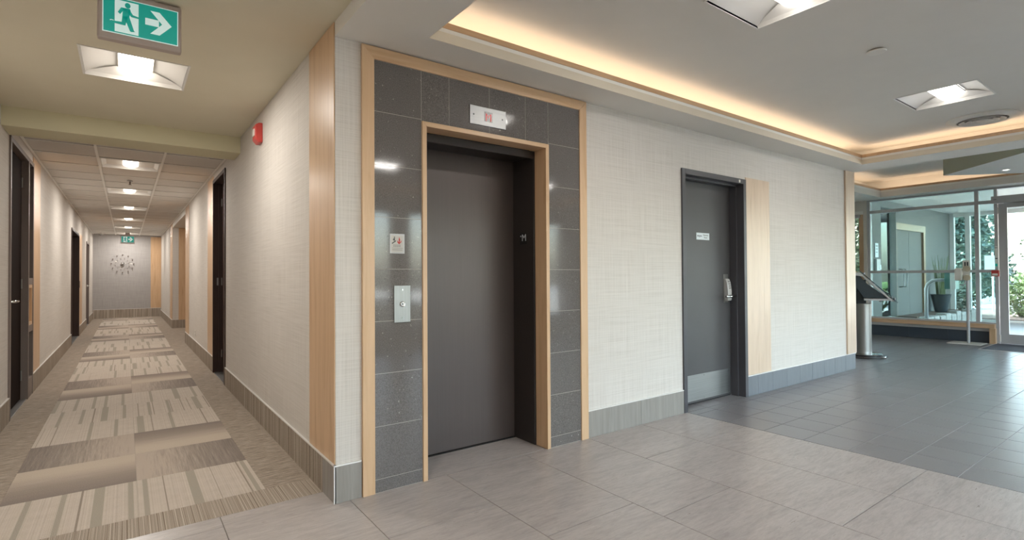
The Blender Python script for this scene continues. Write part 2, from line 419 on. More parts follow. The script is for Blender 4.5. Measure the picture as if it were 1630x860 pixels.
for i in range(28):
    xa, xb = X0+P*i, min(X0+P*(i+1), xG-.05)
    if xb-xa < .03: continue
    for j in range(-20, 14):
        ya, yb = 2.83+P*(j-1), 2.83+P*j
        if xa < xW-.02:
            if ya >= yE-.01: continue
            yb = min(yb, yE-.012)
        if ya < yS or ya > 6.1 or (xa > 11.7 and yb < 2.42 and ya > .6 and xa > 11.3): 
            if ya < yS or ya > 6.1: continue
        if in_view((xa+xb)/2, (ya+yb)/2) and nt < 296:
            tile('charcoal_tile', floor, xa, xb, ya, yb, m_slate, .0026); nt += 1
        else: rest.append((xa, xb, ya, yb))
for a, b in ((4.122, 4.42), (4.42, 4.725), (4.725, 5.03), (5.03, 5.088)): tile('charcoal_tile', floor, a, b, yE-.012, 3.085, m_slate, .0026)
mb = MB()
for xa, xb, ya, yb in rest: mb.box(xa+.0018, xb-.0018, ya+.0018, yb-.0018, -.0038, 0)
o = put('charcoal_tiles_out_of_view', mb, m_slate, floor); o['kind'] = 'stuff'
# carpet: two columns of square carpet tiles, plain field at both sides, ribbed border at the threshold
xa, xm, xb = -.56, .057, .67
PIT = .616
def pattern(k):
    if k == 0: return ('stripe', 'stripe')
    r = (k-1) % 5
    return {0: ('gradient', 'streakR'), 1: ('streak', 'gradientR')}.get(r, ('stripe', 'stripe'))
for k in range(29):
    y0 = 3.391+PIT*k; y1 = min(y0+PIT, yEnd-.02)
    if y1-y0 < .1: continue
    for c, kd in enumerate(pattern(k)):
        rot = math.pi if kd.endswith('R') else 0
        u0, u1 = ((xa, xm), (xm, xb))[c]
        t = tile('carpet_tile', floor, u0, u1, y0, y1, m_c[kd.rstrip('R')], .0004, rot)
        if kd.startswith('gradient'): t['label'] = 'carpet tile shading from beige to brown grey'
        elif kd.startswith('streak'): t['label'] = 'carpet tile with streaks fading from grey to beige'
for x0_, x1_ in ((xL, xa), (xb, xH)):
    y = 3.391
    while y < yEnd-.1:
        tile('carpet_field_tile', floor, x0_, x1_, y, min(y+1.22, yEnd), m_c['field'], .0002); y += 1.22
for i in range(3):
    a = [xL, -.216, .4, xH][i]; b = [xL, -.216, .4, xH][i+1]
    tile('carpet_border_tile', floor, a, b, 3.14, 3.391, m_c['border'], .0002)
tile('carpet_field_tile', floor, xH, 3.0, 12.0, 15.6, m_c['field'], .0002)

# ------------------------------------------------------------------ walls
struct('wall_back', wall_boxes('x', xH+.001, xW, yE, yE+.14, 0, TOP, [(1.468, 2.476, 0, 2.2), (4.078, 5.132, 0, 2.22)]), m_paper, 'pale grasscloth wall holding the lift and the charcoal door')
struct('wall_hall_right', wall_boxes('y', yE+.001, 12.0, xH, xH+.13, 0, TOP, [(6.92, 7.955, 0, 2.53)]).box(xH, xH+.13, 15.6, yEnd, 0, TOP), m_paper_hall, 'pale grasscloth wall on the right of the hall')
struct('wall_hall_left', wall_boxes('y', yS, yEnd, xL-.13, xL, 0, TOP, [(6.34, 7.77, 0, 2.515), (12.86, 14.83, 0, 2.21), (17.5, 18.6, 0, 2.21)]), m_paper_hall, 'pale grasscloth wall on the left of the hall')
struct('wall_hall_end', B(xL-.13, 1.07, yEnd, yEnd+.12, 0, TOP), m_grey_paper, 'grey patterned wall closing the far end of the hall')
FILL_WIN = [(1.6+k*2.6, 3.9+k*2.6, .3, 2.45) for k in range(4)]  # unseen windows, added to brighten the lobby with soft daylight
struct('wall_front', wall_boxes('x', xL-.13, xG+.1, yS-.12, yS, 0, TOP, FILL_WIN), m_offwhite, 'plain wall behind the viewer with added daylight windows')
for k, (a, b, c, d) in enumerate(FILL_WIN):
    w = thing('window_%d' % (k+5), ((a+b)/2, yS, c), 'unseen fill light window added behind the viewer, %s from the hall' % ['first', 'second', 'third', 'fourth'][k], kind='structure')
    put('frame', MB().box(a, a+.05, yS-.09, yS-.02, c, d).box(b-.05, b, yS-.09, yS-.02, c, d).box(a+.05, b-.05, yS-.09, yS-.02, c, c+.05).box(a+.05, b-.05, yS-.09, yS-.02, d-.05, d).box((a+b)/2-.025, (a+b)/2+.025, yS-.09, yS-.02, c+.05, d-.05), m_alu, w)
    for u, v in ((a+.05, (a+b)/2-.025), ((a+b)/2+.025, b-.05)): put('glass_pane', B(u, v, yS-.06, yS-.052, c+.05, d-.05), m_glass, w)
struct('wall_return', B(xW-.14, xW, yE+.14, 6.2, 0, TOP), m_paper, 'end return of the lobby wall towards the entrance corner')
struct('wall_corner', B(xW-.14, xG+.1, 6.2, 6.32, 0, TOP), m_offwhite, 'wall closing the corner behind the information stand')
struct('wall_side_passage', B(1.07, 3.1, 15.6, 15.72, 0, TOP).box(3.0, 3.12, 11.88, 15.6, 0, TOP).box(1.07, 3.1, 11.88, 12.0, 0, TOP), m_maple, 'wood faced return of the side passage off the hall')
# unseen outer shell, added so that no daylight leaks in
struct('roof', B(xL-.6, 18.6, yS-.3, 7.3, TOP, TOP+.2).box(xL-.6, 3.5, 7.3, yEnd+.3, TOP, TOP+.2), m_offwhite, 'unseen flat slab over lobby and hall, added to block daylight')
struct('wall_light_shell', B(xL-.6, xL-.5, yS-.3, yEnd+.3, -.1, TOP).box(3.2, 3.3, yE+.3, yEnd+.3, -.1, TOP), m_offwhite, 'unseen shell walls beyond the hall doors, added to block daylight')

# baseboards -----------------------------------------------------------------
def baseboard(name, label, edge_mat=m_edge): return thing(name, (0, 0, 0), label, kind='structure')
bb = baseboard('baseboard_back', 'grey tile skirting along the lobby wall')
def bt(parent, x0, x1, y0, y1, mat, h=zB): put('base_tile', B(x0, x1, y0, y1, 0, h-.008), mat, parent, org=((x0+x1)/2, (y0+y1)/2, 0), bevel=.0015)
T_ = .012
bt(bb, xH-T_, 1.082, yE-T_, yE-.0005, m_base_stone)
bt(bb, 2.866, 3.482-.001, yE-T_, yE-.0005, m_base_stone); bt(bb, 3.482+.001, 4.068, yE-T_, yE-.0005, m_base_stone)
xx = 5.142; nxt = 5.335
while xx < xW-.01:
    e = min(nxt, xW+T_); bt(bb, xx+.0012, e-.0012, yE-T_, yE-.0005, m_base_slate); xx = nxt; nxt += .3035
put('metal_edge', MB().box(xH-T_-.001, 1.082, yE-T_-.001, yE-.0005, zB-.008, zB).box(2.866, 4.068, yE-T_-.001, yE-.0005, zB-.008, zB).box(5.142, xW+T_, yE-T_-.001, yE-.0005, zB-.008, zB), m_edge, bb)
bb = baseboard('baseboard_hall_right', 'carpet skirting with a pale metal edge along the right of the hall')
put('base_tile', B(xH-T_, xH-.0005, yE-T_, 3.14, 0, zB-.008), m_base_stone, bb, bevel=.0015)
put('corner_edge', MB().box(xH-T_-.002, xH-T_+.004, yE-T_-.002, yE-T_+.004, 0, zB), m_edge, bb)
for a, b in ((3.14, 6.912), (7.962, 12.0), (15.6, yEnd)):
    put('carpet_skirting', B(xH-T_, xH-.0005, a, b, 0, zB-.008), m_c['base'], bb)
    put('metal_edge', B(xH-T_-.001, xH-.0005, a if a > 3.2 else yE-T_, b, zB-.008, zB), m_edge, bb)
put('carpet_skirting', B(xH-T_, 3.0, 15.6-T_, 15.5995, 0, zB-.008), m_c['border'], bb)
bb = baseboard('baseboard_hall_left', 'carpet skirting with a pale metal edge along the left of the hall')
for a, b in ((yS, 6.33), (7.78, 12.85), (14.84, 17.49), (18.61, yEnd)):
    put('carpet_skirting', B(xL+.0005, xL+T_, a, b, 0, zB-.008), m_c['base'], bb); put('metal_edge', B(xL+.0005, xL+T_+.001, a, b, zB-.008, zB), m_edge, bb)
bb = baseboard('baseboard_hall_end', 'brown carpet skirting below the grey end wall')
put('carpet_skirting', B(xL+T_, xH-T_, yEnd-T_, yEnd-.0005, 0, zB+.06), m_c['border'], bb); put('metal_edge', B(xL+T_, xH-T_, yEnd-T_-.001, yEnd-.0005, zB+.06, zB+.068), m_edge, bb)

# wood wall panels (trim) ----------------------------------------------------
def trim(n, mb, mat, label, bevel=.002): return struct('trim_%d' % n, mb, mat, label, bevel)
trim(1, B(xH-.006, xH-.0004, yE+.003, 3.432, zB+.002, zF-.003), m_maple, 'maple panel on the hall wall beside the lobby corner', .001)
trim(2, B(xH-.006, xH-.0004, 7.965, 8.56, zB+.002, zT-.03), m_maple, 'maple panel beyond the right hall door', .001)
trim(3, B(xH-.006, xH-.0004, 11.34, 11.999, zB+.002, zT-.03), m_maple, 'maple panel at the near side of the side passage', .001)
trim(4, B(xH-.006, xH-.0004, 15.60, 16.4, zB+.002, zT-.03), m_maple, 'maple panel at the far side of the side passage', .001)
trim(5, B(xL+.0004, xL+.006, 7.782, 8.39, zB+.002, zT-.03), m_maple, 'maple panel beyond the left hall door with mail slot', .001)
trim(6, B(xL+.0004, xL+.006, 14.85, 15.86, zB+.002, 2.25), m_maple, 'maple panel beyond the recessed brown doorway', .001)
trim(7, B(.654, xH-.001, yEnd-.006, yEnd-.0004, zB+.07, zT-.03), m_maple, 'maple panel on the grey end wall', .001)
pn = thing('trim_8', (0, 0, 0), 'maple board panel right of the charcoal lobby door', kind='structure')
for k in range(4):
    a = 5.145+k*.1165; put('wood_board', B(a, a+.1163, yE-.008, yE-.0004, zB+.003, 2.252), m_maple_daylit, pn, org=(a, yE, 0))
trim(9, MB().box(7.515, xW+.012, yE-.02, yE-.0004, zB+.002, zS-.001).box(xW+.0004, xW+.012, yE, yE+.14, zB+.002, zS-.001), m_maple_daylit, 'maple corner board at the end of the lobby wall')

# ------------------------------------------------------------------ lift surround
f0, f1, fz, fw_ = 1.086, 2.863, 2.59, .073
fr = thing('trim_10', (0, 0, 0), 'wide maple frame around the granite lift surround', kind='structure')
def miter(parent, x0, x1, z1, w, ya, yb, mats, rv=.0):
    put('frame_side', MB().prism([(x0, 0), (x0+w, 0), (x0+w, z1-w), (x0, z1)], 'y', ya, yb), mats[0], parent, bevel=.002)
    put('frame_side', MB().prism([(x1-w, 0), (x1, 0), (x1, z1), (x1-w, z1-w)], 'y', ya, yb), mats[0], parent, bevel=.002)
    put('frame_head', MB().prism([(x0, z1), (x0+w, z1-w), (x1-w, z1-w), (x1, z1)], 'y', ya, yb), mats[1], parent, bevel=.002)
miter(fr, f0, f1, fz, fw_, yE-.022, yE-.0005, (m_maple, m_maple_x))
fi = thing('trim_11', (0, 0, 0), 'narrow maple frame lining the lift opening', kind='structure')
i0, i1, iz = 1.464, 2.480, 2.207
miter(fi, i0, i1, iz, .030, yE-.024, 3.045, (m_maple, m_maple_x))
# granite tiles
gr = tag(put('granite_backing', B(f0+fw_, i0, yE-.0122, yE-.0004, 0, fz-fw_).box(i1, f1-fw_, yE-.0122, yE-.0004, 0, fz-fw_).box(i0, i1, yE-.0122, yE-.0004, iz, fz-fw_), m_granite_grout), 'grout bed behind the granite tiles of the lift surround', kind='structure')
gr.name = 'wall_granite'
zs = [0.001, .077, .381, .686, .990, 1.295, 1.60, 1.905, 2.217, fz-fw_]
def gt(x0, x1, z0, z1):
    g_ = .0014; put('granite_tile', B(x0+g_, x1-g_, yE-.013, yE-.012, z0+g_, z1-g_), m_granite, gr, org=((x0+x1)/2, yE, (z0+z1)/2))
for a, b in zip(zs[:-1], zs[1:]):
    gt(f0+fw_, 1.4625, a, b); gt(2.4815, f1-fw_, a, b)
vx = [1.4625, 1.658, 1.967, 2.273, 2.4815]
for a, b in zip(vx[:-1], vx[1:]): gt(a, b, iz, fz-fw_)
# lift doors
ld = thing('door_1', (1.97, 3.2, 0), 'dark brown metal lift door in a deep steel frame', kind='structure')
put('steel_jamb', B(2.440, 2.4495, 3.05, 3.31, 0, 2.15).box(2.4495, 2.475, 3.046, 3.31, 0, 2.176), m_dark, ld, bevel=.003)
put('steel_jamb', B(1.4945, 1.504, 3.05, 3.31, 0, 2.15).box(1.47, 1.4945, 3.046, 3.31, 0, 2.176), m_dark, ld, bevel=.003)
put('steel_head', B(1.504, 2.440, 3.05, 3.31, 2.14, 2.176).box(1.4945, 2.4495, 3.046, 3.06, 2.12, 2.176), m_dark, ld, bevel=.003)
put('door_panel', B(1.45, 2.50, 3.303, 3.345, .008, 2.15), m_lift, ld, bevel=.002)
put('floor_gap', B(1.45, 2.50, 3.29, 3.36, -.02, .006), m_gap, ld)
put('shaft_wall', B(1.3, 2.65, 3.36, 3.40, 0, 2.4), m_gap, ld)
put('lock_hole', MB().lathe([(.008, 3.302), (.008, 3.300)], (1.578, 0, 2.03), 12, 'y'), m_black, ld)
# floor marking plate on the jamb
mp = thing('floor_plate', (2.440, 3.17, 1.534), 'black plate with raised letter M inside the right lift jamb', 'sign')
put('plate', B(2.4375, 2.4395, 3.129, 3.217, 1.489, 1.579), m_black, mp, bevel=.001)
text_mesh('raised_letter', 'M', .074, m_papersign, mp, (2.437, 3.163, 1.538), (math.pi/2, 0, -math.pi/2))
put('raised_star', MB().lathe([(.006, 2.4375), (.004, 2.4355)], (0, 3.203, 1.553), 8, 'x'), m_papersign, mp)
# indicator
ip = thing('lift_indicator', (1.953, yE-.02, 2.313), 'silver floor indicator with red letter M above the lift door', 'indicator')
put('plate', B(1.809, 2.097, yE-.021, yE-.0125, 2.252, 2.375), m_steel_x, ip, bevel=.001)
put('window', B(1.922, 1.986, yE-.0222, yE-.0205, 2.282, 2.347), m_screen, ip)
for x in (1.838, 2.068): put('screw_hole', MB().lathe([(.006, yE-.0205), (.006, yE-.0216)], (x, 0, 2.316), 10, 'y'), m_black, ip)
dots = ['10001', '11011', '10101', '10101', '10001', '10001', '10001']
mb = MB()
for r, row in enumerate(dots):
    for c, ch in enumerate(row):
        if ch == '1': mb.box(1.932+c*.0094, 1.9375+c*.0094, yE-.0232, yE-.0221, 2.336-r*.0073-.0062, 2.336-r*.0073)
put('led_letter', mb, m_ledred, ip)
cp = thing('call_station', (1.33, yE-.013, 1.087), 'brushed steel lift call plate with a round button', 'call button')
put('plate', B(1.278, 1.382, yE-.020, yE-.0125, .978, 1.197), m_steel, cp, bevel=.001)
b_ = put('button_ring', MB().lathe([(.0165, yE-.0205), (.0165, yE-.0245), (.013, yE-.026), (.011, yE-.0245)], (1.33, 0, 1.087), 24, 'y'), m_chrome, cp)
put('button_arrow', MB().prism([(1.3245, 1.083), (1.3355, 1.083), (1.33, 1.093)], 'y', yE-.0268, yE-.0245), m_ink, b_)
for z in (1.172, 1.003): put('screw', MB().lathe([(.006, yE-.0200), (.005, yE-.0225)], (1.33, 0, z), 12, 'y'), m_chrome, cp)
ns = thing('fire_notice', (1.30, yE-.013, 1.447), 'small notice with black running figure and red flame on granite', 'sign')
put('holder', B(1.253, 1.347, yE-.0165, yE-.0125, 1.388, 1.505), m_alu, ns, bevel=.001)
put('card', B(1.262, 1.338, yE-.0172, yE-.0160, 1.396, 1.494), m_notice, ns)
def flat(name, polys, mat, parent, y, d=.0006):
    mb = MB()
    for p in polys: mb.prism(p, 'y', y-d, y)
    return put(name, mb, mat, parent)
yN = yE-.0171
flat('stairs_figure', [[(1.265, 1.449), (1.291, 1.467), (1.291, 1.460), (1.267, 1.444)], [(1.276, 1.463), (1.284, 1.463), (1.285, 1.480), (1.277, 1.478)], [(1.279, 1.481), (1.285, 1.481), (1.285, 1.487), (1.279, 1.487)], [(1.271, 1.470), (1.277, 1.476), (1.277, 1.472), (1.273, 1.467)]], m_ink, ns, yN)
flat('flame', [[(1.311, 1.443), (1.325, 1.455), (1.329, 1.469), (1.321, 1.459), (1.316, 1.452), (1.318, 1.470), (1.312, 1.486), (1.309, 1.472), (1.311, 1.455), (1.306, 1.459), (1.302, 1.468), (1.300, 1.455)]], m_inkred, ns, yN)
flat('printed_lines', [[(1.275+i*.012, 1.428+j*.008), (1.284+i*.012, 1.428+j*.008), (1.284+i*.012, 1.432+j*.008), (1.275+i*.012, 1.432+j*.008)] for i in range(4) for j in range(2)]+[[(1.266, 1.419), (1.334, 1.419), (1.334, 1.421), (1.266, 1.421)], [(1.268, 1.408), (1.332, 1.408), (1.332, 1.411), (1.268, 1.411)]], m_greyink, ns, yN)

# ------------------------------------------------------------------ charcoal lobby door
d2 = thing('door_2', (4.605, yE, 0), 'charcoal lobby door with steel kick plate and keypad lever', kind='structure')
dx0, dx1, dz = 4.070, 5.140, 2.226; fw2 = .05
put('frame_side', B(dx0, dx0+fw2, yE-.016, 3.16, 0, dz), m_frame, d2, bevel=.002)
put('frame_side', B(dx1-fw2, dx1, yE-.016, 3.06, 0, dz).box(dx1-fw2-.016, dx1-fw2+.001, yE+.06, 3.075, 0, dz), m_frame, d2, bevel=.002)
put('frame_head', B(dx0+fw2, dx1-fw2, yE-.016, 3.06, dz-fw2, dz).box(dx0+fw2, dx1-fw2, yE+.06, 3.075, dz-fw2-.018, dz-fw2), m_frame, d2, bevel=.002)
leaf = put('door_leaf', B(dx0+fw2, dx1-fw2, 3.078, 3.122, .012, dz-fw2), m_door, d2, bevel=.002)
put('threshold_gap', B(dx0+fw2, dx1-fw2, 3.085, 3.12, 0, .012), m_gap, d2)
kp = put('kick_plate', B(4.16, 5.055, 3.0755, 3.078, .03, .28), m_steel_x, d2)
for x in (4.20, 4.6, 5.02):
    for z in (.045, .265): put('screw', MB().lathe([(.006, 3.0755), (.004, 3.0735)], (x, 0, z), 10, 'y'), m_chrome, kp)
lk = put('lock_backplate', B(4.955, 5.035, 3.072, 3.078, .965, 1.255), m_steel, d2, bevel=.002)
hh = put('keypad_housing', MB().prism([(3.072, .98), (3.030, .985), (3.026, 1.08), (3.038, 1.17), (3.052, 1.205), (3.072, 1.21)], 'x', 4.962, 5.030), m_satin, d2, bevel=.006)
mb = MB()
for r in range(4):
    for c in range(2): mb.box(4.982+c*.018, 4.994+c*.018, 3.034-.006+r*.0035, 3.04+r*.0035, 1.105+r*.022, 1.118+r*.022)
put('keys', mb, m_greyink, hh)
put('lever', MB().tube([(4.995, 3.03, 1.03), (4.995, 2.992, 1.03), (4.985, 2.985, 1.03), (4.90, 2.985, 1.03), (4.868, 2.992, 1.029)], [.016, .014, .013, .013, .011], 12), m_chrome, d2, smooth=True)
put('thumb_lever', MB().box(4.985, 5.06, 2.988, 3.004, 1.018, 1.045), m_chrome, d2, bevel=.004)
ft = B(5.005, 5.03, yE-.018, yE-.0158, 2.185, 2.213); put('door_sensor', ft, m_plastic, d2, bevel=.001)
sg = thing('door_sign', (4.6, 3.078, 1.632), 'small white name card on the charcoal lobby door', 'sign')
put('card', B(4.50, 4.715, 3.0752, 3.0778, 1.597, 1.665), m_papersign, sg, bevel=.0008)
put('logo', MB().lathe([(.0075, 3.0752), (.0075, 3.0744)], (4.522, 0, 1.634), 12, 'y').box(4.533, 4.588, 3.0744, 3.0752, 1.630, 1.637).box(4.540, 4.560, 3.0744, 3.0752, 1.622, 1.625), m_ink, sg)
text_mesh('card_text', 'Electrical', .022, m_greyink, sg, (4.652, 3.0748, 1.643), (math.pi/2, 0, 0))
text_mesh('card_text', 'Room', .022, m_greyink, sg, (4.652, 3.0748, 1.619), (math.pi/2, 0, 0))

# ------------------------------------------------------------------ hall doors
def lever(parent, x, y, z, sx, sy, mat=m_chrome):
    r_ = put('rosette', MB().lathe([(.03, 0), (.03, .012*sx), (.026, .016*sx)], (x, y, z), 20, 'x'), mat, parent)
    put('lever', MB().tube([(x, y, z), (x+.05*sx, y, z), (x+.062*sx, y+.012*sy, z), (x+.062*sx, y+.115*sy, z)], [.013, .012, .011, .010], 10), mat, r_, smooth=True)
def hall_door(n, side, y0, y1, z1, label, depth=.125, fw=.045, handle=None, leaf_mat=m_brown, leafgap=None, face=m_brown, jamb=m_brown):
    s = 1 if side == 'R' else -1; xw = xH if side == 'R' else xL
    d = thing('door_%d' % n, (xw, (y0+y1)/2, 0), label, kind='structure')
    def bx(u0, u1, a, b, c, e): return (min(xw+s*u0, xw+s*u1), max(xw+s*u0, xw+s*u1), a, b, c, e)
    for a, b in ((y0, y0+fw), (y1-fw, y1)):
        put('frame_side', B(*bx(-.014, depth, a, b, 0, z1)), face, d, bevel=.002)
        q = (b, b+.016) if a == y0 else (a-.016, a)
        put('door_stop', B(*bx(.05, depth-.03, q[0], q[1], 0, z1-fw)), jamb, d)
    put('frame_head', B(*bx(-.014, depth, y0+fw, y1-fw, z1-fw, z1)), face, d, bevel=.002)
    put('door_leaf', B(*bx(depth-.03, depth+.015, y0+fw, y1-fw, .012, z1-fw)), leaf_mat, d)
    put('sill_plate', B(*bx(-.004, depth, y0+fw, y1-fw, -.004, .006)), m_steel, d, bevel=.002)
    return d
d3 = hall_door(3, 'R', 6.913, 7.962, 2.537, 'dark brown door on the right of the hall')
put('strike_plate', B(xH+.03, xH+.07, 7.912, 7.9175, 1.15, 1.25), m_steel, d3)
lever(d3, xH+.095, 7.02, 1.03, -1, 1)
for z in (.25, 1.2, 2.25): put('hinge', MB().tube([(xH+.088, 7.905, z-.05), (xH+.088, 7.905, z+.05)], .009, 8), m_steel, d3)
d4 = hall_door(4, 'L', 6.33, 7.44, 2.52, 'dark brown door on the left of the hall with a slim sidelight', face=m_taupe, depth=.075, leaf_mat=m_espresso, jamb=m_espresso)
lever(d4, xL-.045, 6.47, 1.045, 1.25, 1.1)
for z in (.25, 1.2, 2.25): put('hinge', MB().tube([(xL-.04, 7.385, z-.05), (xL-.04, 7.385, z+.05)], .009, 8), m_steel, d4)
put('sidelight_post', B(xL-.125, xL+.014, 7.735, 7.78, 0, 2.52), m_taupe, d4, bevel=.002)
put('sidelight_head', B(xL-.125, xL+.014, 7.44, 7.735, 2.475, 2.52), m_taupe, d4, bevel=.002)
put('sidelight_glass', B(xL-.075, xL-.065, 7.44, 7.735, 1.26, 2.475), m_darkglass, d4)
put('sidelight_rail', B(xL-.125, xL+.012, 7.44, 7.735, 1.19, 1.26), m_taupe, d4, bevel=.002)
put('sidelight_rail', B(xL-.125, xL+.012, 7.44, 7.735, .69, .76), m_taupe, d4, bevel=.002)
put('parcel_box', MB().box(xL-.12, xL+.008, 7.44, 7.475, .76, 1.19).box(xL-.12, xL+.008, 7.70, 7.735, .76, 1.19).box(xL-.12, xL+.008, 7.475, 7.70, 1.155, 1.19).box(xL-.12, xL+.008, 7.475, 7.70, .76, .795).box(xL-.12, xL-.10, 7.475, 7.70, .795, 1.155), m_maple, d4)
put('lower_panel', B(xL-.09, xL-.07, 7.44, 7.735, .2, .69), m_black, d4)
put('lower_kick', B(xL-.125, xL+.01, 7.44, 7.735, 0, .2), m_taupe, d4, bevel=.002)
d5 = hall_door(5, 'L', 12.85, 14.845, 2.215, 'recessed dark brown doorway on the left of the far hall', depth=.3)
put('strike_plate', B(xL+.012, xL+.016, 14.83, 14.99, 1.05, 1.20), m_brown, d5)
d6 = hall_door(6, 'L', 17.49, 18.61, 2.215, 'grey brown door near the far end of the hall', depth=.06, face=m_taupe)
lever(d6, xL-.03, 18.45, 1.05, 1, -1, m_plastic)
put('door_glass', B(xL-.036, xL-.028, 17.7, 18.4, .3, 2.0), m_darkglass, d6)

# ------------------------------------------------------------------ ceilings
Hx0, Hx1 = -.245, .350
hall_lamps = [(Hx0, Hx1, 4.125, 4.700), (Hx0, Hx1, 1.0, 1.6), (Hx0, Hx1, -1.9, -1.3)]  # last two are unseen, added for more light in the hall
struct('ceiling_hall', slab(xL, xH, yS, 5.95, zF, zF+.15, hall_lamps), m_ceil_hall, 'warm painted ceiling at the front of the hall')
struct('ceiling_beam', B(xL, xH, 5.946, 6.33, 2.519, TOP), m_beam, 'pale green cream beam across the hall ceiling')
struct('ceiling_passage', B(xH, 3.0, 12.0, 15.6, zT-.12, zT+.1), m_ceil, 'dropped ceiling of the side passage')
# suspended ceiling
cg = tag(put('ceiling_grid', B(xL, xH, 6.33, yEnd, zT+.035, zT+.05), m_white), 'suspended tile ceiling of the hall', kind='structure')
gx = [xL, -.262, .350, xH]; gy0 = 7.595-.61*2
lampcells = []
tm = {}
for j in range(24):
    ya, yb = gy0+.61*j, min(gy0+.61*(j+1), yEnd)
    if yb-ya < .05: continue
    for i in range(3):
        if i == 1 and (j-2) % 4 == 0 and j >= 2: lampcells.append((gx[1], gx[2], ya, yb)); continue
        key = (i == 1, round(yb-ya, 2), i)
        if key not in tm:
            w, d = gx[i+1]-gx[i], yb-ya
            me = MB().box(-w/2+.006, w/2-.006, -d/2+.006, d/2-.006, 0, .016).mesh('ceiling_tile'); me.materials.append(m_acoustic); tm[key] = me
        o = bpy.data.objects.new('ceiling_tile', tm[key]); COL.objects.link(o); o.parent = cg; o.location = ((gx[i]+gx[i+1])/2, (ya+yb)/2, zT+.009)
    put('cross_tee', B(gx[0], gx[1]-.012, ya-.010, ya+.010, zT-.0005, zT+.004).box(gx[1]+.012, gx[2]-.012, ya-.010, ya+.010, zT-.0005, zT+.004).box(gx[2]+.012, gx[3], ya-.010, ya+.010, zT-.0005, zT+.004), m_tee, cg)
for x in (gx[1], gx[2]): put('main_tee', B(x-.012, x+.012, 6.33, yEnd, zT-.001, zT+.004), m_tee, cg)
for a, b in ((gx[0], gx[0]+.022), (gx[3]-.022, gx[3])): put('wall_angle', B(a, b, 6.33, yEnd, zT-.001, zT+.004), m_tee, cg)
# lobby coffer
Lx = [(2.665, 3.255), (5.545, 6.135)]; Ly = [(1.175, 1.765), (-1.5, -.91)]  # second row is unseen, added for more light in the lobby
lobby_lamps = [(a, b, c, d) for a, b in Lx for c, d in Ly]
cx0, cx1, cy0, cy1 = 1.372, 7.304, -2.7, 2.652
struct('ceiling', slab(xH, 7.79, yS, yE+.01, zC, zC+.15, lobby_lamps), m_ceil, 'painted lobby ceiling inside the lit coffer')
def ring(x0, x1, y0, y1, ix0, ix1, iy0, iy1, z0, z1):
    return MB().box(x0, ix0, y0, y1, z0, z1).box(ix1, x1, y0, y1, z0, z1).box(ix0, ix1, iy1, y1, z0, z1).box(ix0, ix1, y0, iy0, z0, z1)
struct('ceiling_soffit', ring(xH, 7.79, yS, yE, cx0, cx1, cy0, cy1, zS, 2.655).box(xH, xH+.02, yS, yE, 2.655, TOP).box(7.60, 7.79, yS, yE, 2.655, TOP).box(xH+.02, 7.6, yE-.1, yE, 2.655, zC), m_ceil, 'lowered soffit around the lobby coffer')
def rim(n, x0, x1, y0, y1, w, z0, z1, mat, label, sides='NSEW'):
    mb = MB()
    if 'N' in sides: mb.box(x0-w, x1+w, y1, y1+w, z0, z1)
    if 'S' in sides: mb.box(x0-w, x1+w, y0-w, y0, z0, z1)
    if 'W' in sides: mb.box(x0-w, x0, y0, y1, z0, z1)
    if 'E' in sides: mb.box(x1, x1+w, y0, y1, z0, z1)
    return trim(n, mb, mat, label, .001)
rim(13, cx0-.003, cx1+.003, cy0-.003, cy1+.003, .015, 2.655, 2.682, m_white, 'silver reveal strip under the wood lip of the lobby coffer')
rim(14, cx0, cx1, cy0, cy1, .02, 2.682, 2.718, m_maple_x, 'maple lip around the lobby coffer')
trim(12, MB().box(cx0, cx1, cy1-.003, cy1+.0, zS+.0, 2.655).box(cx1-.003, cx1, cy0, cy1-.003, zS, 2.655).box(cx0, cx0+.003, cy0, cy1-.003, zS, 2.655), m_cream, 'cream fascia of the lobby coffer', 0)
def led(x0, x1, y0, y1, z, label): return tag(put('led_strip', B(x0, x1, y0, y1, z, z+.05), m_led, org=((x0+x1)/2, (y0+y1)/2, z)), label, 'light strip', 'cove light strips')
led(cx0+.05, cx1-.05, cy1+.07, cy1+.095, 2.657, 'warm light strip hidden behind the wood lip above the lift wall')
led(cx1+.07, cx1+.095, cy0, cy1-.02, 2.657, 'warm light strip hidden behind the wood lip at the entrance end of the coffer')
led(cx0-.095, cx0-.07, cy0, cy1-.02, 2.657, 'warm light strip hidden behind the wood lip at the hall end of the coffer')
led(cx0+.05, cx1-.05, cy0-.095, cy0-.07, 2.657, 'warm light strip hidden behind the wood lip behind the viewer')
# entrance coffer
z2, c2 = 2.766, 3.12
ex0, ex1, ey0, ey1 = 7.80, 12.06, -2.6, 4.066
struct('ceiling_entrance', B(7.79, xG+.1, yS, 6.2, c2, c2+.1), m_ceil, 'higher ceiling over the entrance')
struct('ceiling_entrance_soffit', MB().box(ex1, xG+.08, yS, 6.2, z2, z2+.10).box(xW, ex1, ey1, 6.2, z2, z2+.10).box(12.36, xG+.08, yS, 6.2, z2+.1, TOP).box(xW, 12.36, 4.40, 6.2, z2+.1, c2).box(7.79, ex1, yS, ey0, z2, c2), m_ceil, 'lowered soffit along the glazed entrance wall')
trim(15, MB().box(7.8, ex1+.012, ey1+.002, ey1+.014, z2+.1, z2+.135).box(ex1+.002, ex1+.014, ey0, ey1, z2+.1, z2+.135), m_white, 'silver reveal strip of the entrance coffer', .001)
trim(16, MB().box(7.8, ex1+.02, ey1-.002, ey1+.018, z2+.134, z2+.172).box(ex1-.002, ex1+.018, ey0, ey1, z2+.134, z2+.172), m_maple_x, 'maple lip around the entrance coffer', .001)
led(7.9, ex1, ey1+.07, ey1+.095, z2+.102, 'warm light strip above the corner by the information stand')
